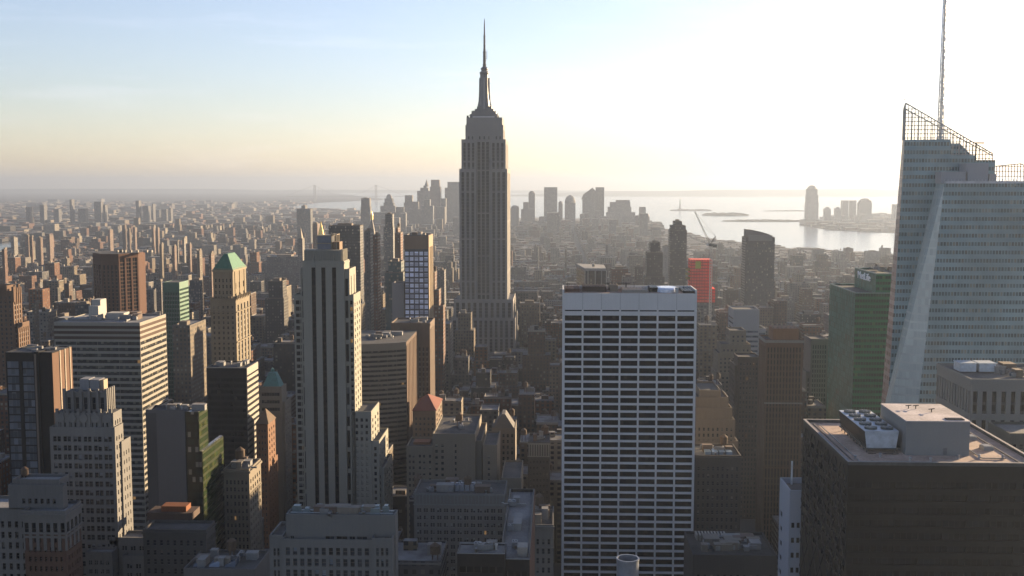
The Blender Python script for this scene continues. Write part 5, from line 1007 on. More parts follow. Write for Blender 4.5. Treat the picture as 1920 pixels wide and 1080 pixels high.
mid('far_crowned_tower', 'tall hazy grey tower with notched crown above the slender towers', 'office tower', 4300, [(677, 693, 372), (676, 694, 388)], 'grey', 30)
# right of the spired tower
o = mid('curved_top_tower', 'tall grey tower with curved sloping top against the pale river on the right', 'office tower', 1500, [(1398, 1453, 446)], grid((.16, .165, .16), (.045, .05, .052), 1.7, 3.5, .85, .55, .9, .3, .015, .12, .6), 30)[0]
b = MB(); pp = [(1398, 430), (1410, 431), (1422, 433.5), (1434, 436.5), (1444, 440), (1444, 446), (1398, 446)]; f_ = [at(x, y, 1500) for x, y in pp]; n_ = len(f_)
for i in range(n_): p, q = f_[i], f_[(i + 1) % n_]; b.quad(p, (p.x, p.y + 14, p.z), (q.x, q.y + 14, q.z), q)
b.poly([(p.x, p.y, p.z) for p in reversed(f_)]); b.poly([(p.x, p.y + 14, p.z) for p in f_]); b.build('curved_screen', stone((.24, .235, .22)), o, tuple(o.location)); b = MB(); q0, q1 = at(1404, 441, 1499), at(1448, 452, 1499); b.box(q0.x, q1.x, 1498.6, 1499.9, q1.z, q0.z); b.build('top_panel', stone((.28, .28, .27)), o, tuple(o.location))
mid('notched_tower', 'tall slab with ragged stepped top left of the tower crane', 'apartment tower', 1700, [(1265, 1279, 416), (1259, 1286, 424), (1257, 1288, 432)], grid((.15, .13, .12), (.05, .05, .05), 2.4, 3.4, .75, .5, .8, .3, .01, .1, .7), 28)
mid('old_stone_tower', 'dark old stone tower with narrow stepped top left of the ragged-topped slab', 'office tower', 1650, [(1220, 1238, 456), (1213, 1243, 474), (1208, 1246, 520)], 'dark', 26)
mid('small_cream_tower', 'small sunlit cream tower peeping between the stepped stone tower and ragged-topped slab', 'apartment tower', 2400, [(1244, 1256, 462)], 'pale')
# the building site and its crane
Y = 1300; x0, x1, z = xz(Y, 1295, 1336, 487); R_o = empty('building_under_netting', ((x0 + x1) / 2, Y + 12, 0)); tag(R_o, 'unfinished tower wrapped in vivid orange-red netting with a yellow square near its top', 'construction site'); off = tuple(R_o.location)
def net():
    t = NT('netting'); g = t.pos(); sp = t.n('ShaderNodeSeparateXYZ'); t.L.new(g.outputs['Position'], sp.inputs[0])
    a = t.math('GREATER_THAN', t.math('FRACT', t.math('DIVIDE', sp.outputs[2], 3.6)), .74); c = t.math('GREATER_THAN', t.math('FRACT', t.math('DIVIDE', sp.outputs[0], 3.1)), .88); n1 = t.noise(g.outputs['Position'], .25, 4)
    k = t.mix(t.math('MAXIMUM', a, c), t.mix(t.rng(n1, .3, .7, 0, 1), (.60, .05, .035), (.76, .085, .05)), (.26, .035, .028)); return t.out(k, .8, .2)
netm = net(); b = MB(); zb_ = Z_(566, Y); b.box(x0, x1, Y, Y + 24, Z_(540, Y), z); b.build('netting', netm, R_o, off)
a0, a1, az = xz(Y - 1, 1296, 1341, 541); b = MB(); b.box(a0, a1, Y - 1, Y + 26, zb_, az); b.build('netting', netm, R_o, off); b = MB(); b.box(a0 + .3, a1 - .3, Y - .6, Y + 25, 0, zb_); b.build('concrete_frame', fgrid((.24, .24, .25), 4, 3.6, .7, .6), R_o, off)
q0, q1, qz = xz(Y - .4, 1304, 1314.5, 490); b = MB(); b.box(q0, q1, Y - .4, Y - .05, Z_(502.5, Y), qz); b.build('yellow_panel', stone((.62, .48, .05)), R_o, off); w0, w1, wz = xz(Y + 3, 1287, 1294.6, 500)
for i in range(3): b = MB(); zz = wz - 5 - i * 5; b.box(w0, w1, Y + 3, Y + 12, zz, zz + 2.6); b.build('loading_deck', stone((.38, .28, .06)), R_o, off)
free(a0, a1, Y, Y + 26)
def crane():
    Yc = 1292; C = at(1330.5, 640, Yc); o = empty('tower_crane', (C.x, Yc, 0)); tag(o, 'lattice tower crane with raised jib beside the orange-red netted building', 'crane'); off = tuple(o.location); m = metal((.42, .41, .37), .5); dk = metal((.06, .06, .06)); top = at(1330.5, 462, Yc); s = 1.1
    def lat(b, p, q, w0, w1, st, r):
        p, q = Vector(p), Vector(q); d = (q - p); L = d.length; d.normalize(); u = Vector((0, 1, 0)); v = d.cross(u).normalized(); n = max(2, int(L / st)); c = [(1, 1), (-1, 1), (-1, -1), (1, -1)]
        P = lambda k, j: p + d * (L * k / n) + (u * c[j][0] + v * c[j][1]) * (w0 + (w1 - w0) * k / n)
        for j in range(4):
            b.bar(P(0, j), P(n, j), r)
            for k in range(n): b.bar(P(k, j), P(k + 1, (j + 1) % 4), r * .6)
    b = MB(); lat(b, (C.x, Yc, 2), (C.x, Yc, top.z), s, s, 3.2, .28); b.build('mast', m, o, off)
    j0, j1 = at(1331, 457, Yc), at(1303, 397, Yc); b = MB(); lat(b, j0, j1, .9, .35, 3.0, .17); b.build('jib', metal((.5, .47, .4)), o, off)
    b = MB(); b.box(top.x - 3.4, top.x + 5, Yc - 1.6, Yc + 1.6, top.z, top.z + 3.2); b.build('machinery_deck', dk, o, off); b = MB(); b.box(top.x - 3.8, top.x - 1.6, Yc - 3, Yc - 1.6, top.z + .4, top.z + 3); b.build('cab', metal((.5, .5, .48)), o, off)
    k1 = at(1342, 443, Yc); b = MB(); lat(b, (top.x + 1, Yc, top.z + 3), k1, .6, .4, 2.5, .2); b.build('back_mast', dk, o, off); b = MB(); b.box(top.x + 4, top.x + 8, Yc - 1.4, Yc + 1.4, top.z - 1, top.z + 2.4); b.build('counterweight', dk, o, off)
    b = MB(); b.bar(k1, j1, .10); b.bar(k1, j0.lerp(j1, .6), .10); b.bar(j1, j1 - Vector((0, 0, 14)), .08); b.build('stay_cable', dk, o, off)
crane()

# listed apartment towers that catch the light among the low roofs on the left, and others: (xl, xr, yt, Y, material, xs, label)
LIST = [
 (46, 53, 443, 3000, 'pink', 55, 'left one of two pale pink slabs near the left edge under the hazy horizon'), (55, 60, 444, 3010, 'pink', 62, 'right one of two pale pink slabs near the left edge under the hazy horizon'),
 (67, 74, 446, 2950, 'pink', 80, 'squat pink slab a little right of the pale pink pair near the left edge'), (86, 93, 442, 2950, 'pink', 100, 'wider pink slab nearest the bronze brown tower in the row near the left edge'),
 (20, 26, 446, 3000, 'pale', 33, 'low cream slab left of the pale pink pair near the left edge'), (202, 206, 431, 3500, 'pink', 212, 'lone hazy pink tower above the left corner of the bronze brown tower roof'),
 (229, 234, 423, 3600, 'brown', 237, 'tallest hazy brown tower above the bronze brown tower'), (239, 242, 429, 3600, 'brown', 245, 'short hazy brown tower between two others above the bronze brown tower'), (249, 253, 428, 3600, 'pink', 256, 'rightmost hazy tower of the trio above the bronze brown tower'),
 (284, 288, 428, 3500, 'pink', 291, 'left twin of a hazy tower pair right of the bronze brown tower'), (292, 296, 428, 3520, 'pink', 299, 'right twin of a hazy tower pair right of the bronze brown tower'),
 (299, 303, 458, 2300, 'buff', 307, 'buff shaft above the small green glass tower'), (322, 327, 462, 2300, 'pink', 331, 'pink shaft right of the buff shaft above the small green glass tower'), (331, 333, 453, 2500, 'grey', 335, 'thin grey needle slab above the small green glass tower'), (342, 345, 448, 2500, 'pale', 348, 'tall thin cream shaft left of the copper roofed tower'), (351, 356, 458, 2350, 'pink', 359, 'short pink shaft left of the copper roofed tower'),
 (369, 374, 471, 1700, 'buff', 379, 'buff tower just left of the copper hipped roof'), (391, 396, 476, 1500, 'pink', 402, 'orange-pink tower immediately left of the copper hipped roof'), (104, 108, 541, 1400, 'dark', 113, 'dark slab with glowing notched edge above the banded block'), (121, 129, 533, 1350, 'brown', 136, 'brown tower glowing on its right above the banded block'),
 (3, 8, 468, 2000, 'red', 13, 'thin red tower at the very left edge below the pink slabs'), (110, 121, 526, 1700, 'brown', 125, 'rusty brown block left of the bronze brown tower'), (60, 66, 571, 1150, 'buff', 72, 'golden narrow tower right of the gothic brown tower'), (65, 75, 530, 1500, 'grey', 80, 'grey tower with a buff side above the golden narrow tower'),
 (290, 302, 529, 1500, 'grey', 304, 'grey striped block left of the small green glass tower'), (355, 378, 527, 1500, 'slate', 380, 'pale blue slate block right of the small green glass tower'), (323, 356, 612, 900, 'buff', 386, 'cream slab with sunlit right side between the banded block and copper roofed tower'),
 (170, 172, 562, 1250, 'pale', 176, 'thin white shaft behind the banded block roof'), (140, 166, 572, 1250, 'slate', 170, 'low slate block behind the banded block roof'), (100, 122, 597, 900, 'slate', 126, 'blue-grey striped block behind the left end of the banded block'),
 (968, 973, 388, 5200, 'grey', None, 'small hazy tower just right of the spired tower'), (1136, 1141, 461, 2600, 'pale', None, 'cream shaft glowing above the white-ribbed dark tower'), (1059, 1063, 470, 2500, 'buff', None, 'thin glowing buff shaft above the left end of the white-framed tower'), (1176, 1180, 485, 2200, 'pale', None, 'bright narrow cream slab between the white-ribbed tower and old stone tower'), (1007, 1010, 465, 2600, 'pale', None, 'small gleaming shaft in the haze right of the spired tower'),
 (1146, 1178, 505, 1500, 'red', None, 'dull red block just right of the white-ribbed dark tower'), (1168, 1190, 520, 1450, 'pale', None, 'grey-white block between the white-ribbed dark tower and old stone tower'), (974, 1012, 570, 1330, 'buff', None, 'low buff block right of the foot of the spired tower'), (961, 966, 560, 1345, 'pale', None, 'narrow stone pavilion attached beside the shaft foot of the spired tower'),
 (820, 833, 508, 1600, 'grey', None, 'grey block with a pale wall sign left of the spired tower'), (815, 846, 640, 1180, 'buff', None, 'buff block below and left of the spired tower'), (1480, 1497, 470, 3300, 'pink', None, 'hazy pink block on the shoreline right of the curved-top tower'), (1525, 1545, 468, 3200, 'grey', None, 'hazy grey slab on the shoreline left of the green tower'), (1585, 1600, 466, 3300, 'pink', None, 'hazy pink slab on the shoreline above the green tower'), (1625, 1650, 472, 3100, 'pale', None, 'wide pale hazy block on the shoreline near the faceted glass tower'),
 (1360, 1385, 545, 1700, 'brown', None, 'brown block left of the curved-top tower'), (1460, 1490, 560, 1700, 'grey', None, 'grey block right of the curved-top tower'), (1500, 1540, 590, 1400, 'dark', None, 'dark wide block between the curved-top and green towers'), (1575, 1610, 520, 1900, 'buff', None, 'buff block whose top shows over the green tower'), (1190, 1206, 500, 1900, 'brown', None, 'brown hazy tower left of the old stone tower')]
for xl, xr, yt, Y, m, xs, lab in LIST: mid('apartment_tower', lab, 'apartment tower', Y, [(xl, xr, yt)], m, 24 if xs is None else 20, xs, 'sunlit towers among the low roofs')

# the far downtown skyline: (tiers, Y, label)
def far(name, label, cat, Y, tiers, col, D=40, group=None, ext=None):
    xa, xb, z0 = xz(Y, *tiers[0]); b = MB(); off = ((xa + xb) / 2, Y + D / 2, 0)
    for i, (xl, xr, yt) in enumerate(tiers): x0, x1, z = xz(Y - i * 3, xl, xr, yt); b.box(x0, x1, Y - i * 3, Y + D, 0, z, 0, False)
    if ext: ext(b)
    o = b.build(name, fgrid(col, 4, 4, .55, .55), None, off); tag(o, label, cat, group); return o
def spike(Y, px, y0, y1, r): 
    def f(b): p, q = at(px, y0, Y + 20), at(px, y1, Y + 20); b.lathe(p.x, Y + 20, [(r, p.z), (.3, q.z)], 6)
    return f
def dome(Y, xl, xr, y0, y1):
    def f(b):
        x0, x1, z = xz(Y, xl, xr, y0); zt = Z_(y1, Y, (xl + xr) / 2); r = (x1 - x0) / 2; n = 6; b.lathe((x0 + x1) / 2, Y + 20, [(r * math.cos(math.pi / 2 * i / n) + .5, z + (zt - z) * math.sin(math.pi / 2 * i / n)) for i in range(n + 1)], 14)
    return f
def peak(Y, pts):
    def f(b):
        q = [at(x, y, Y) for x, y in pts]; n = len(q)
        for i in range(n): a, c = q[i], q[(i + 1) % n]; b.quad(a, (a.x, a.y + 40, a.z), (c.x, c.y + 40, c.z), c)
        b.poly([tuple(p) for p in reversed(q)]); b.poly([(p.x, p.y + 40, p.z) for p in q])
    return f
c1, c2, c3_, c4 = (.20, .20, .21), (.16, .16, .17), (.26, .23, .21), (.30, .19, .16)
DT = [([(721, 736, 372), (719, 738, 380), (713, 741, 386)], 6000, c1, dome(6000, 723, 734, 372, 364), 'hazy domed tower left in the far downtown cluster, above the slim dark-topped tower'), ([(759, 773, 366), (757, 776, 380)], 5800, c3_, None, 'flat-topped hazy tower left of the spiked far tower'), ([(794, 800, 348), (788, 803, 352), (782, 806, 358)], 6200, c1, spike(6200, 800, 350, 336, 14), 'far stepped tower with a small pointed spike near the spired tower'), ([(808, 824, 337), (806, 826, 350)], 6000, c4, None, 'tall pinkish far tower left of the spired tower'), ([(839, 862, 341), (834, 866, 352)], 6100, c1, None, 'broad flat far tower half hidden by the left side of the spired tower'), ([(827, 836, 372)], 5800, c2, None, 'short far tower between the pinkish one and the broad flat one'), ([(742, 757, 388), (700, 760, 398)], 5600, c2, None, 'low broad far block at the foot of the left downtown cluster'), ([(773, 784, 378), (766, 790, 392)], 5500, c3_, None, 'far stepped block in front of the spiked far tower'), ([(795, 806, 374), (790, 812, 386)], 5500, c2, None, 'far block below the pinkish tower'), ([(818, 834, 388)], 5400, c3_, None, 'low far block left of the spired tower shaft'),
 ([(957, 973, 390)], 5900, c1, dome(5900, 958, 972, 390, 385), 'far rounded tower just right of the spired tower shaft'), ([(991, 1003, 362)], 6300, c1, dome(6300, 992, 1002, 362, 358), 'slim far tower with rounded top left of the big square far tower'), ([(981, 991, 379), (977, 1003, 392)], 6250, c2, None, 'far shoulder block left of the slim rounded far tower'), ([(1020, 1045, 351)], 6100, c1, None, 'big square flat-topped far tower on the downtown skyline'), ([(1047, 1055, 382)], 6200, c2, dome(6200, 1047, 1055, 382, 377), 'small round-topped far tower right of the big square one'), ([(1059, 1079, 380)], 6000, c1, dome(6000, 1059, 1079, 380, 366), 'domed far tower in the middle of the right downtown cluster'), ([(1092, 1117, 372)], 6000, c1, peak(6000, [(1090, 374), (1094, 364), (1103, 358), (1111, 352), (1117, 358), (1117, 374)]), 'far tower with peaked stepped top left of the flat one beside it'), ([(1117, 1133, 351)], 6050, c2, None, 'far flat-topped tower joined to the peaked far tower'), ([(1155, 1181, 375), (1144, 1182, 379), (1140, 1184, 388), (1137, 1191, 398)], 5900, c1, None, 'wide stepped far block right of the peaked far tower'), ([(1199, 1211, 388)], 6000, c1, None, 'isolated far tower at the right end of the downtown skyline'), ([(1212, 1218, 406), (1211, 1219, 418)], 5700, c4, spike(5700, 1215, 406, 400, 8), 'small pinkish far tower at the tip of the downtown skyline')]
for tiers, Y, col, ext, lab in DT: far('downtown_tower', lab, 'skyscraper', Y, tiers, col, 40, 'far downtown skyline', ext)
rd = random.Random(44)
for i in range(34):
    left = i < 14; xl = rd.uniform(692, 850) if left else rd.uniform(956, 1205); w_ = rd.uniform(8, 20); yt = rd.uniform(392, 420) if i % 2 else rd.uniform(402, 428)
    far('downtown_block', 'low hazy block among many at the foot of the far downtown skyline', 'building', rd.uniform(4700, 5900), [(xl, xl + w_, yt)], rd.choice((c1, c2, c3_, c4)), 40, 'hazy blocks below the downtown skyline')
JC = [([(1514, 1533, 354), (1513, 1534.5, 366), (1512, 1535, 380)], 7300, dome(7300, 1515, 1532, 354, 347.5), 'tall pale rounded skyscraper standing by itself across the river'), ([(1547, 1558, 391)], 7300, dome(7300, 1548, 1557, 391, 388), 'shortest hazy tower right of the lone skyscraper across the river'), ([(1567, 1577, 391)], 7300, dome(7300, 1568, 1576, 391, 388), 'second short hazy tower right of the lone skyscraper across the river'), ([(1580, 1591, 376)], 7350, None, 'left twin of two thin hazy towers across the river'), ([(1595, 1606, 376)], 7350, None, 'right twin of two thin hazy towers across the river'), ([(1613, 1634, 376), (1611, 1635, 380)], 7300, dome(7300, 1614, 1633, 376, 372), 'wide hazy tower right of the thin twin towers across the river'), ([(1676, 1700, 383)], 7200, None, 'hazy tower cut off by the faceted glass tower, across the river')]
for tiers, Y, ext, lab in JC: far('riverside_tower', lab, 'skyscraper', Y, tiers, (.22, .22, .23), 45, 'towers across the river', ext)
for i in range(16): xl = 1540 + i * 9 + rd.uniform(-4, 4); far('riverside_block', 'low hazy block in the row along the far river bank', 'building', 7150 + rd.uniform(0, 200), [(xl, xl + rd.uniform(6, 13), rd.uniform(401, 422))], c1, 50, 'low blocks on the far river bank')
# hazy towers in the far left
FL = [(48, 55, 388), (74, 82, 384), (130, 134, 374), (146, 160, 391), (176, 189, 378), (189, 197, 384), (254, 260, 376), (268, 278, 386), (302, 312, 392), (317, 320, 390), (285, 287, 382), (100, 110, 392)]
for i, (xl, xr, yt) in enumerate(FL): far('hazy_tower', ['narrow grey tower near the left edge, first on the hazy far shore', 'grey far-shore tower second from the left edge', 'thin tall far-shore tower left of the widest pair', 'squat far-shore block left of the widest pair', 'widest bluish tower on the hazy left far shore', 'lower tower stuck to the widest bluish far-shore tower', 'slim dark far-shore tower right of the widest bluish one', 'squat far-shore block right of the slim dark tower', 'short far-shore block above the small green glass tower', 'thin post-like far-shore tower above the small green glass tower', 'needle-thin pale far-shore tower right of the slim dark one', 'low far-shore block between the thin tall tower and left edge'][i], 'apartment tower', 6400 + i * 37, [(xl, xr, yt)], c2, 40, 'hazy towers on the left far shore')
# suspension bridge on the horizon
def bridge():
    Yb = 16000; o = empty('suspension_bridge', (at(648, 352, Yb).x, Yb, 0)); tag(o, 'distant suspension bridge whose two towers prick the hazy horizon left of the spired tower', 'bridge'); off = tuple(o.location); m = stone((.22, .24, .25)); xs = [at(p, 350, Yb).x for p in (590, 705)]; zt = at(590, 347, Yb).z; zd = 72
    for x in xs:
        b = MB(); b.box(x - 16, x - 6, Yb - 8, Yb + 8, 0, zt); b.box(x + 6, x + 16, Yb - 8, Yb + 8, 0, zt); b.box(x - 6, x + 6, Yb - 6, Yb + 6, zt - 18, zt - 4); b.box(x - 6, x + 6, Yb - 6, Yb + 6, zd - 20, zd - 8); b.build('bridge_tower', m, o, off)
    b = MB(); b.box(xs[0] - 420, xs[1] + 420, Yb - 12, Yb + 12, zd - 6, zd + 2); b.build('deck', m, o, off)
    b = MB(); P = [(xs[0] - 420, zd)]; n = 16
    for i in range(n + 1): u = i / n; P.append((xs[0] + (xs[1] - xs[0]) * u, zd + 8 + (zt - zd - 8) * (2 * u - 1) ** 2))
    P.append((xs[1] + 420, zd))
    for p, q in zip(P, P[1:]): b.bar((p[0], Yb, p[1]), (q[0], Yb, q[1]), 1.6)
    b.build('main_cable', m, o, off)
    b = MB()
    for p in P[1:-1]: b.bar((p[0], Yb, zd), (p[0], Yb, p[1]), .7)
    b.build('hanger_cable', m, o, off)
bridge()
def statue():
    x, y = G(1275, 394); y += 40; x *= (y / (y - 40)); o = empty('colossal_statue', (x, y, 0)); tag(o, 'tiny hazy statue with raised arm on its pedestal on a harbour island', 'statue'); off = tuple(o.location); st = stone((.3, .3, .28)); k = 1.25
    b = MB(); b.lathe(x, y, [(26, 2), (26, 12), (12, 13), (10, 30 * k), (8.5, 32 * k), (9.5, 46 * k)], 4, 0, 1, 1, math.pi / 4); b.build('pedestal', st, o, off)
    b = MB(); z = 46 * k; b.lathe(x, y, [(6.5, z), (6, z + 12), (4.8, z + 24), (5, z + 32), (2, z + 36), (2.2, z + 38), (2.6, z + 41), (.6, z + 44)], 10); b.bar((x + 3.5, y, z + 31), (x + 6.5, y, z + 50), 1.4); b.bar((x - 4, y, z + 30), (x - 6, y - 2, z + 22), 1.5); b.build('figure', metal((.16, .28, .24), .7), o, off)
    b = MB(); b.lathe(x + 6.7, y, [(1.2, z + 50), (2, z + 52), (1.4, z + 54), (.2, z + 57)], 8); b.build('torch', metal((.5, .4, .15)), o, off)
statue()
# ------------------------------------------------------------------ the lower city
def city():
    free(94, 124, 420, 760, 0)                 # the avenue right of the white-framed tower stays open
    free(-12, 74, 330, 553, 0)
    rd = random.Random(20)
    def limit(px, Y):
        """how high the low city may rise in the photograph at this distance"""
        T = [(380, 1010), (480, 960), (560, 900), (640, 850), (760, 780), (880, 715), (1000, 660), (1150, 610), (1300, 575), (1600, 528), (2000, 490), (2600, 465), (3500, 440), (5000, 424), (7000, 408), (13000, 378)]
        for (a, p), (b, q) in zip(T, T[1:]):
            if a <= Y <= b: return p + (q - p) * (Y - a) / (b - a)
        return 380
    def inside(poly, x, y):
        c = False; j = len(poly) - 1
        for i in range(len(poly)):
            (xa, ya), (xb, yb) = poly[i], poly[j]
            if (ya > y) != (yb > y) and x < (xb - xa) * (y - ya) / (yb - ya) + xa: c = not c
            j = i
        return c
    cand = []                                               # x0,x1,y0,y1,z,colour,shape
    def clash(x0, x1, y0, y1):
        for a, b, c, d in FOOT:
            if x0 < b and x1 > a and y0 < d and y1 > c: return True
        return False
    def height(Y, x):
        r = rd.random()
        if Y < 1600: h = rd.uniform(28, 75) if r < .8 else rd.uniform(75, 120)
        elif Y < 2600: h = rd.uniform(18, 48) if r < .88 else rd.uniform(48, 85)
        elif Y < 4800: h = rd.uniform(13, 28) if r < .93 else rd.uniform(35, 65)
        else: h = rd.uniform(14, 40) if r < .85 else rd.uniform(50, 95)
        return h
    xs = [-1420] + [a for a, _ in AVES] + [1380]
    # Manhattan: streets every 80 m, two rows of lots in each block
    y = 330
    while y < 6500:
        far_ = y > 2600
        row_h = 80
        xmax = (1990 - VPX) / FPX * (y + 80); xmin = (-70 - VPX) / FPX * (y + 80)
        for half in (0, 1):
            y0 = y + 8 + half * 33; x = max(xmin, -2600); 
            while x < min(xmax, 1500):
                w_ = rd.uniform(12, 34) if y < 1700 else (rd.uniform(16, 42) if y < 3200 else rd.uniform(17, 42))
                x1 = x + w_; hit = None
                for a, q in AVES:
                    if x < a + q / 2 and x1 > a - q / 2: hit = a + q / 2; break
                if hit is not None:
                    if hit - q - x > 9: x1 = hit - q
                    else: x = hit; continue
                d = rd.uniform(20, 30); ya = y0 if half == 0 else y0 + 31 - d
                if inside(MAN, (x + x1) / 2, y0) and not clash(x, x1, ya, ya + d):
                    h = height(y, x); px = VPX + FPX * (x + x1) / 2 / ya; lim = limit(px, ya) - (12 if rd.random() < .06 else 0); h = min(h, EYE - (lim - HZ) / FPX * ya)
                    if px > 1240 and y > 3300: h = min(h, rd.uniform(8, 17))
                    if y < 700: h *= rd.uniform(.78, 1)
                    if h > 6: cand.append((x, x1 - rd.choice((0, 0, .6)), ya, ya + d, 2 + h))
                x = x1
        y += row_h
    # the other shore on the left, coarser
    y = 2400
    while y < 14500:
        st = 48 + y * .009; x = (-40 - VPX) / FPX * y
        while x < (760 - VPX) / FPX * y:
            w_ = rd.uniform(.35, 1.0) * st * .9
            if inside(BRK, x + w_ / 2, y) and not inside(MAN, x, y) and rd.random() < .72:
                r = rd.random(); h = rd.uniform(9, 20) if r < .9 else (rd.uniform(20, 38) if r < .985 else rd.uniform(38, 62)); cand.append((x, x + w_, y, y + st * rd.uniform(.3, .7), 2 + h))
            x += w_ + rd.uniform(0, st * .4)
        y += st
    y = 5500
    while y < 11000:
        x = (1440 - VPX) / FPX * y
        while x < (1800 - VPX) / FPX * y:
            w_ = rd.uniform(40, 110)
            if inside(NJ, x + w_ / 2, y) and rd.random() < .7: cand.append((x, x + w_, y, y + rd.uniform(30, 60), 2 + rd.uniform(6, 24)))
            x += w_ + rd.uniform(5, 60)
        y += 160
    # which of them show largest: paint front faces near to far into a coarse mask
    import numpy as np
    S = .25; Wp, Hp = int(1920 * S), int(1080 * S); occ = np.zeros((Hp, Wp), bool); items = []
    for (a, b, c, d) in FOOT: items.append((c + 3, a + 3, b - 3, None))
    tall = {}
    bpy.context.view_layer.update()
    for o in sc.objects:
        if o.type == 'MESH' and o.data.vertices and o.parent is not None and o.name.startswith(('wall', 'rear_glass', 'front_glass', 'glass_wall', 'netting', 'concrete', 'attic', 'brown_flank', 'side_glass')):
            M = o.matrix_world; ps = [M @ Vector(v) for v in o.bound_box]; x0, x1 = min(p.x for p in ps), max(p.x for p in ps); y0 = min(p.y for p in ps); z1 = max(p.z for p in ps); items.append((y0, x0, x1, z1 if o.name.startswith(('wall', 'front', 'netting', 'conc')) else z1 * .9))
    hs = [(y0, x0, x1, z1, -1) for (y0, x0, x1, z1) in items if z1 is not None] + [(c[2], c[0], c[1], c[4], i) for i, c in enumerate(cand)]
    hs.sort(); vis = [0] * len(cand)
    for y0, x0, x1, z1, i in hs:
        p = proj((x0, y0, z1)); q = proj((x1, y0, 0))
        if p is None or q is None: continue
        u0, u1, v0, v1 = int(p[0] * S), int(q[0] * S) + 1, int(p[1] * S), int(q[1] * S) + 1
        u0, u1, v0, v1 = max(0, u0), min(Wp, u1), max(0, v0), min(Hp, v1)
        if u1 <= u0 or v1 <= v0: continue
        sub = occ[v0:v1, u0:u1]
        if i >= 0: vis[i] = int((~sub).sum())
        sub[:] = True
    order = sorted(range(len(cand)), key=lambda i: -vis[i]); chosen = [i for i in order[:300] if vis[i] > 0]; cs = set(chosen)
    COLS = [('tan', (.26, .21, .155)), ('brown', (.17, .115, .085)), ('red brick', (.20, .10, .065)), ('grey', (.19, .185, .18)), ('pale stone', (.33, .30, .26)), ('charcoal', (.075, .072, .07)), ('buff', (.30, .245, .175)), ('rust', (.25, .115, .06)), ('cream', (.42, .37, .29))]
    mats = [grid(c, (.02, .022, .025), 3.0 + .2 * i, 3.5, .48, .56, .75, .3, .01, .10, .85, (.16, .15, .13), .15, .4, (.55, 1.55)) for i, (n, c) in enumerate(COLS)]
    def masses(c, r):
        x0, x1, y0, y1, z = c; out = [(x0, x1, y0, y1, 2, z, 0)]; w_, d_ = x1 - x0, y1 - y0; feats = 'plain'
        if z > 55 and r.random() < .5 and w_ > 14: f = r.uniform(.68, .85); k = r.uniform(.12, .22); out = [(x0, x1, y0, y1, 2, z * f, 0), (x0 + w_ * k, x1 - w_ * k, y0 + 2, y1 - 2, z * f, z, 0)]; feats = 'stepped'
        return out, feats
    # the rest: one object
    rest = MB()
    for i, c in enumerate(cand):
        if i in cs: continue
        ms, _ = masses(c, rd); k = rd.randrange(len(COLS))
        for m in ms: rest.box(*m[:6], k, False)
        if c[2] < 3600:
            x0, x1, y0, y1, z = c; t = ms[-1]
            for q in range(rd.randrange(1, 4)): w_ = min(rd.uniform(2, 6), (t[1] - t[0]) * .6); u = rd.uniform(t[0], t[1] - w_); v = rd.uniform(t[2] + 1, t[3] - 5); rest.box(u, u + w_, v, v + rd.uniform(2, 4), z, z + rd.uniform(2, 5), rd.randrange(len(COLS)), False)
    # far bright flat roofs and sheds
    o = rest.build('distant_buildings', mats); tag(o, kind='stuff')
    # the 300 that show largest, each a thing
    used = {}; ZONE = [(0, 190, 'left of the bronze tower'), (190, 300, 'around the bronze tower'), (300, 400, 'near the small green tower'), (400, 560, 'left of the black-striped tower'), (560, 740, 'beside the black-striped tower'), (740, 850, 'left of the spired tower'), (850, 960, 'at the foot of the spired tower'), (960, 1060, 'left of the white-framed tower'), (1060, 1310, 'behind the white-framed tower'), (1310, 1400, 'right of the white-framed tower'), (1400, 1560, 'around the slim brown tower'), (1560, 1921, 'beside the glass tower')]
    def dist(Y): return 'near' if Y < 900 else 'middle-distance' if Y < 1800 else 'far'
    tanks = stone((.15, .105, .075)); pale = stone((.34, .32, .29))
    for n, i in enumerate(sorted(chosen, key=lambda j: cand[j][2])):
        c = cand[i]; x0, x1, y0, y1, z = c; r = random.Random(i); pc = proj(((x0 + x1) / 2, y0, z)); zone = next((t for a, b, t in ZONE if a <= pc[0] < b), 'at the edge of the photo'); size = 'narrow' if (x1 - x0) / max(z, 1) < .3 else 'broad' if (x1 - x0) > z * .6 else ''
        for attempt in range(60):
            k = r.randrange(len(COLS)); ms, feat = masses(c, r); nt = r.choice((0, 0, 1, 1, 2)); bh = r.choice((0, 1, 2)); lab = ' '.join(q for q in (size, dist(y0), COLS[k][0], 'stepped building' if feat == 'stepped' else 'flat-roofed building', ('with ' + {(0, 0): 'a bare roof', (0, 1): 'one roof hut', (0, 2): 'two roof huts', (1, 0): 'a water tank', (1, 1): 'tank and hut', (1, 2): 'tank, two huts', (2, 0): 'two water tanks', (2, 1): 'two tanks, hut', (2, 2): 'tanks and huts'}[(nt, bh)]), zone) if q)
            if lab not in used and len(lab.replace('-', ' ').split()) <= 17 and len(lab.split()) <= 16: break
        used[lab] = 1
        ob = empty('city_building', ((x0 + x1) / 2, (y0 + y1) / 2, 2)); tag(ob, lab[0].upper() + lab[1:] if False else lab, 'building', 'buildings of the lower city'); off = tuple(ob.location)
        for m in ms: b = MB(); b.box(*m[:6], 0, False); b.build('wall', mats[k], ob, off)
        t = ms[-1]; tx0, tx1, ty0, ty1 = t[:4]; b = MB(); e = .45
        for q in ((tx0, tx1, ty0, ty0 + e), (tx0, tx1, ty1 - e, ty1), (tx0, tx0 + e, ty0 + e, ty1 - e), (tx1 - e, tx1, ty0 + e, ty1 - e)): b.box(*q, z, z + 1, 0, False)
        b.build('parapet', mats[k] if r.random() < .6 else pale, ob, off)
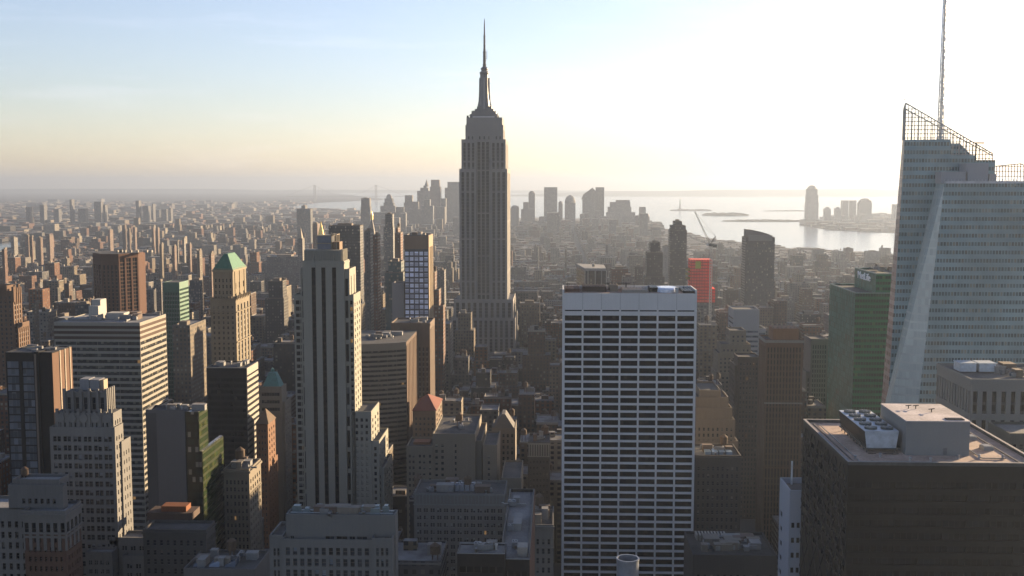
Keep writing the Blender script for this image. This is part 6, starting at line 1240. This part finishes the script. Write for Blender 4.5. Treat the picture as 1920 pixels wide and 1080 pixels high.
        if y0 < 1500: b = MB(); b.box(tx0 - .35, tx1 + .35, ty0 - .35, ty0, z - .7, z + .1); b.build('cornice', pale if r.random() < .4 else mats[k], ob, off)
        for q in range(bh): w_ = min(r.uniform(3, 6), (tx1 - tx0) * .45); u = r.uniform(tx0 + .6, tx1 - w_ - .6); v = r.uniform(ty0 + 2, max(ty0 + 2.1, ty1 - 6)); b = MB(); b.box(u, u + w_, v, v + 4, z, z + r.uniform(2.6, 5)); b.build('roof_bulkhead', mats[r.randrange(len(COLS))] if r.random() < .5 else pale, ob, off)
        for q in range(nt):
            u = r.uniform(tx0 + 2, tx1 - 2); v = r.uniform(ty0 + 3, ty1 - 3); b = MB(); rr = r.uniform(1.5, 2.2); lg = r.uniform(2.5, 5); b.lathe(u, v, [(rr, z + lg), (rr, z + lg + 3.4), (rr * 1.08, z + lg + 3.4), (.1, z + lg + 4.9)], 10)
            for aa in range(4): w2 = aa * math.pi / 2 + .78; b.box(u + rr * .7 * math.cos(w2) - .15, u + rr * .7 * math.cos(w2) + .15, v + rr * .7 * math.sin(w2) - .15, v + rr * .7 * math.sin(w2) + .15, z, z + lg)
            b.build('water_tank', tanks, ob, off)
    print('city', len(cand), 'chosen', len(chosen), 'min vis', vis[chosen[-1]])
city()

# ------------------------------------------------------------------ trees and traffic in the avenue that shows right of the white-framed tower
def avenue():
    rd = random.Random(9); bark = stone((.12, .09, .07)); leaf = land_mat((.035, .04, .02), (.09, .075, .04), .5)
    tr = MB(); tr.lathe(0, 0, [(.28, 0), (.2, 2.6), (.12, 5.5)], 7)
    for k in range(6): a = k * 1.05; tr.bar((0, 0, 2.6 + k * .35), (1.7 * math.cos(a), 1.7 * math.sin(a), 4.6 + k * .4), .09, 0, .03)
    cr = MB()
    for k in range(420):
        while True:
            v = Vector((rd.uniform(-1, 1), rd.uniform(-1, 1), rd.uniform(-1, 1)))
            if .35 < v.length < 1: break
        c = Vector((v.x * 2.7, v.y * 2.7, 5.6 + v.z * 2.4)); u = Vector((rd.gauss(0, 1), rd.gauss(0, 1), rd.gauss(0, 1))).normalized() * .3; w_ = u.cross(Vector((rd.gauss(0, 1), rd.gauss(0, 1), rd.gauss(0, 1)))).normalized() * .26; cr.quad(c - u, c - w_, c + u, c + w_)
    first = None
    for k in range(16):
        o = empty('street_tree', (96.5 + (k % 2) * 25, 430 + (k // 2) * 38 + rd.uniform(-6, 6), 2.14)); o.rotation_euler[2] = rd.uniform(0, 6); tag(o, 'bare-limbed street tree lining the shadowy avenue right of the white-framed tower', 'tree', 'street trees along the avenue')
        if first is None: first = (tr.build('trunk', bark, o), cr.build('crown', leaf, o))
        else:
            for p in first: q = p.copy(); COL.objects.link(q); q.parent = o
    for p in first: p.location = (0, 0, 0)
    body = MB(); body.prism([(-.9, -2.2, .45), (.9, -2.2, .45), (.9, 2.2, .45), (-.9, 2.2, .45)], [(-.88, -2.15, .95), (.88, -2.15, .95), (.88, 2.15, .95), (-.88, 2.15, .95)], 0, True, True); roof = MB(); roof.box(-.62, .62, -.9, .75, 1.4, 1.46)
    gl = MB(); gl.prism([(-.82, -1.5, .95), (.82, -1.5, .95), (.82, 1.4, .95), (-.82, 1.4, .95)], [(-.64, -.95, 1.4), (.64, -.95, 1.4), (.64, .8, 1.4), (-.64, .8, 1.4)]); src = {}
    wh = MB(); wh.prism([(-.1, .32 * math.cos(a), .32 * math.sin(a)) for a in [q * .63 for q in range(10)]], [(.1, .32 * math.cos(a), .32 * math.sin(a)) for a in [q * .63 for q in range(10)]], 0, True, True)
    for k in range(18):
        nm, m = (('taxi', metal((.65, .42, .03), .35)), ('parked_car', metal((.03, .03, .035), .3)), ('parked_car', metal((.45, .46, .47), .3)))[k % 3]
        o = empty(nm, (102 + (k % 3) * 5.2 + rd.uniform(-.4, .4), 426 + k * 17 + rd.uniform(-4, 4), 2.0)); tag(o, {0: 'yellow taxi in the shadowy avenue', 1: 'black car in the shadowy avenue', 2: 'silver car in the shadowy avenue'}[k % 3] + ' right of the white-framed tower', 'car', ('taxis', 'black cars', 'silver cars')[k % 3] + ' on the avenue')
        if k % 3 not in src: src[k % 3] = [body.build('body', m, o), roof.build('car_roof', m, o), gl.build('windows', DKGLASS, o)] + [wh.build('wheel', BLACK, o) for _ in range(4)]; [setattr(src[k % 3][3 + j], 'location', ((-.85, .85)[j % 2], (-1.4, 1.4)[j // 2], .32)) for j in range(4)]
        else:
            for p in src[k % 3]: q = p.copy(); COL.objects.link(q); q.parent = o
avenue()
# ------------------------------------------------------------------ the air
def haze():
    b = MB(); b.box(-45000, 45000, -1800, 45000, -2.0, HAZE_TOP)
    t = NT('air'); t.N.remove(t.b); v = t.n('ShaderNodeVolumePrincipled'); v.inputs['Density'].default_value = HAZE_DENSITY; v.inputs['Color'].default_value = HAZE_COL; v.inputs['Anisotropy'].default_value = HAZE_G
    t.L.new(v.outputs[0], t.N['Material Output'].inputs['Volume'])
    o = b.build('haze', t.m); tag(o, kind='stuff')
HAZE_COL = (.315, .385, .51, 1); HAZE_G = .44
haze()
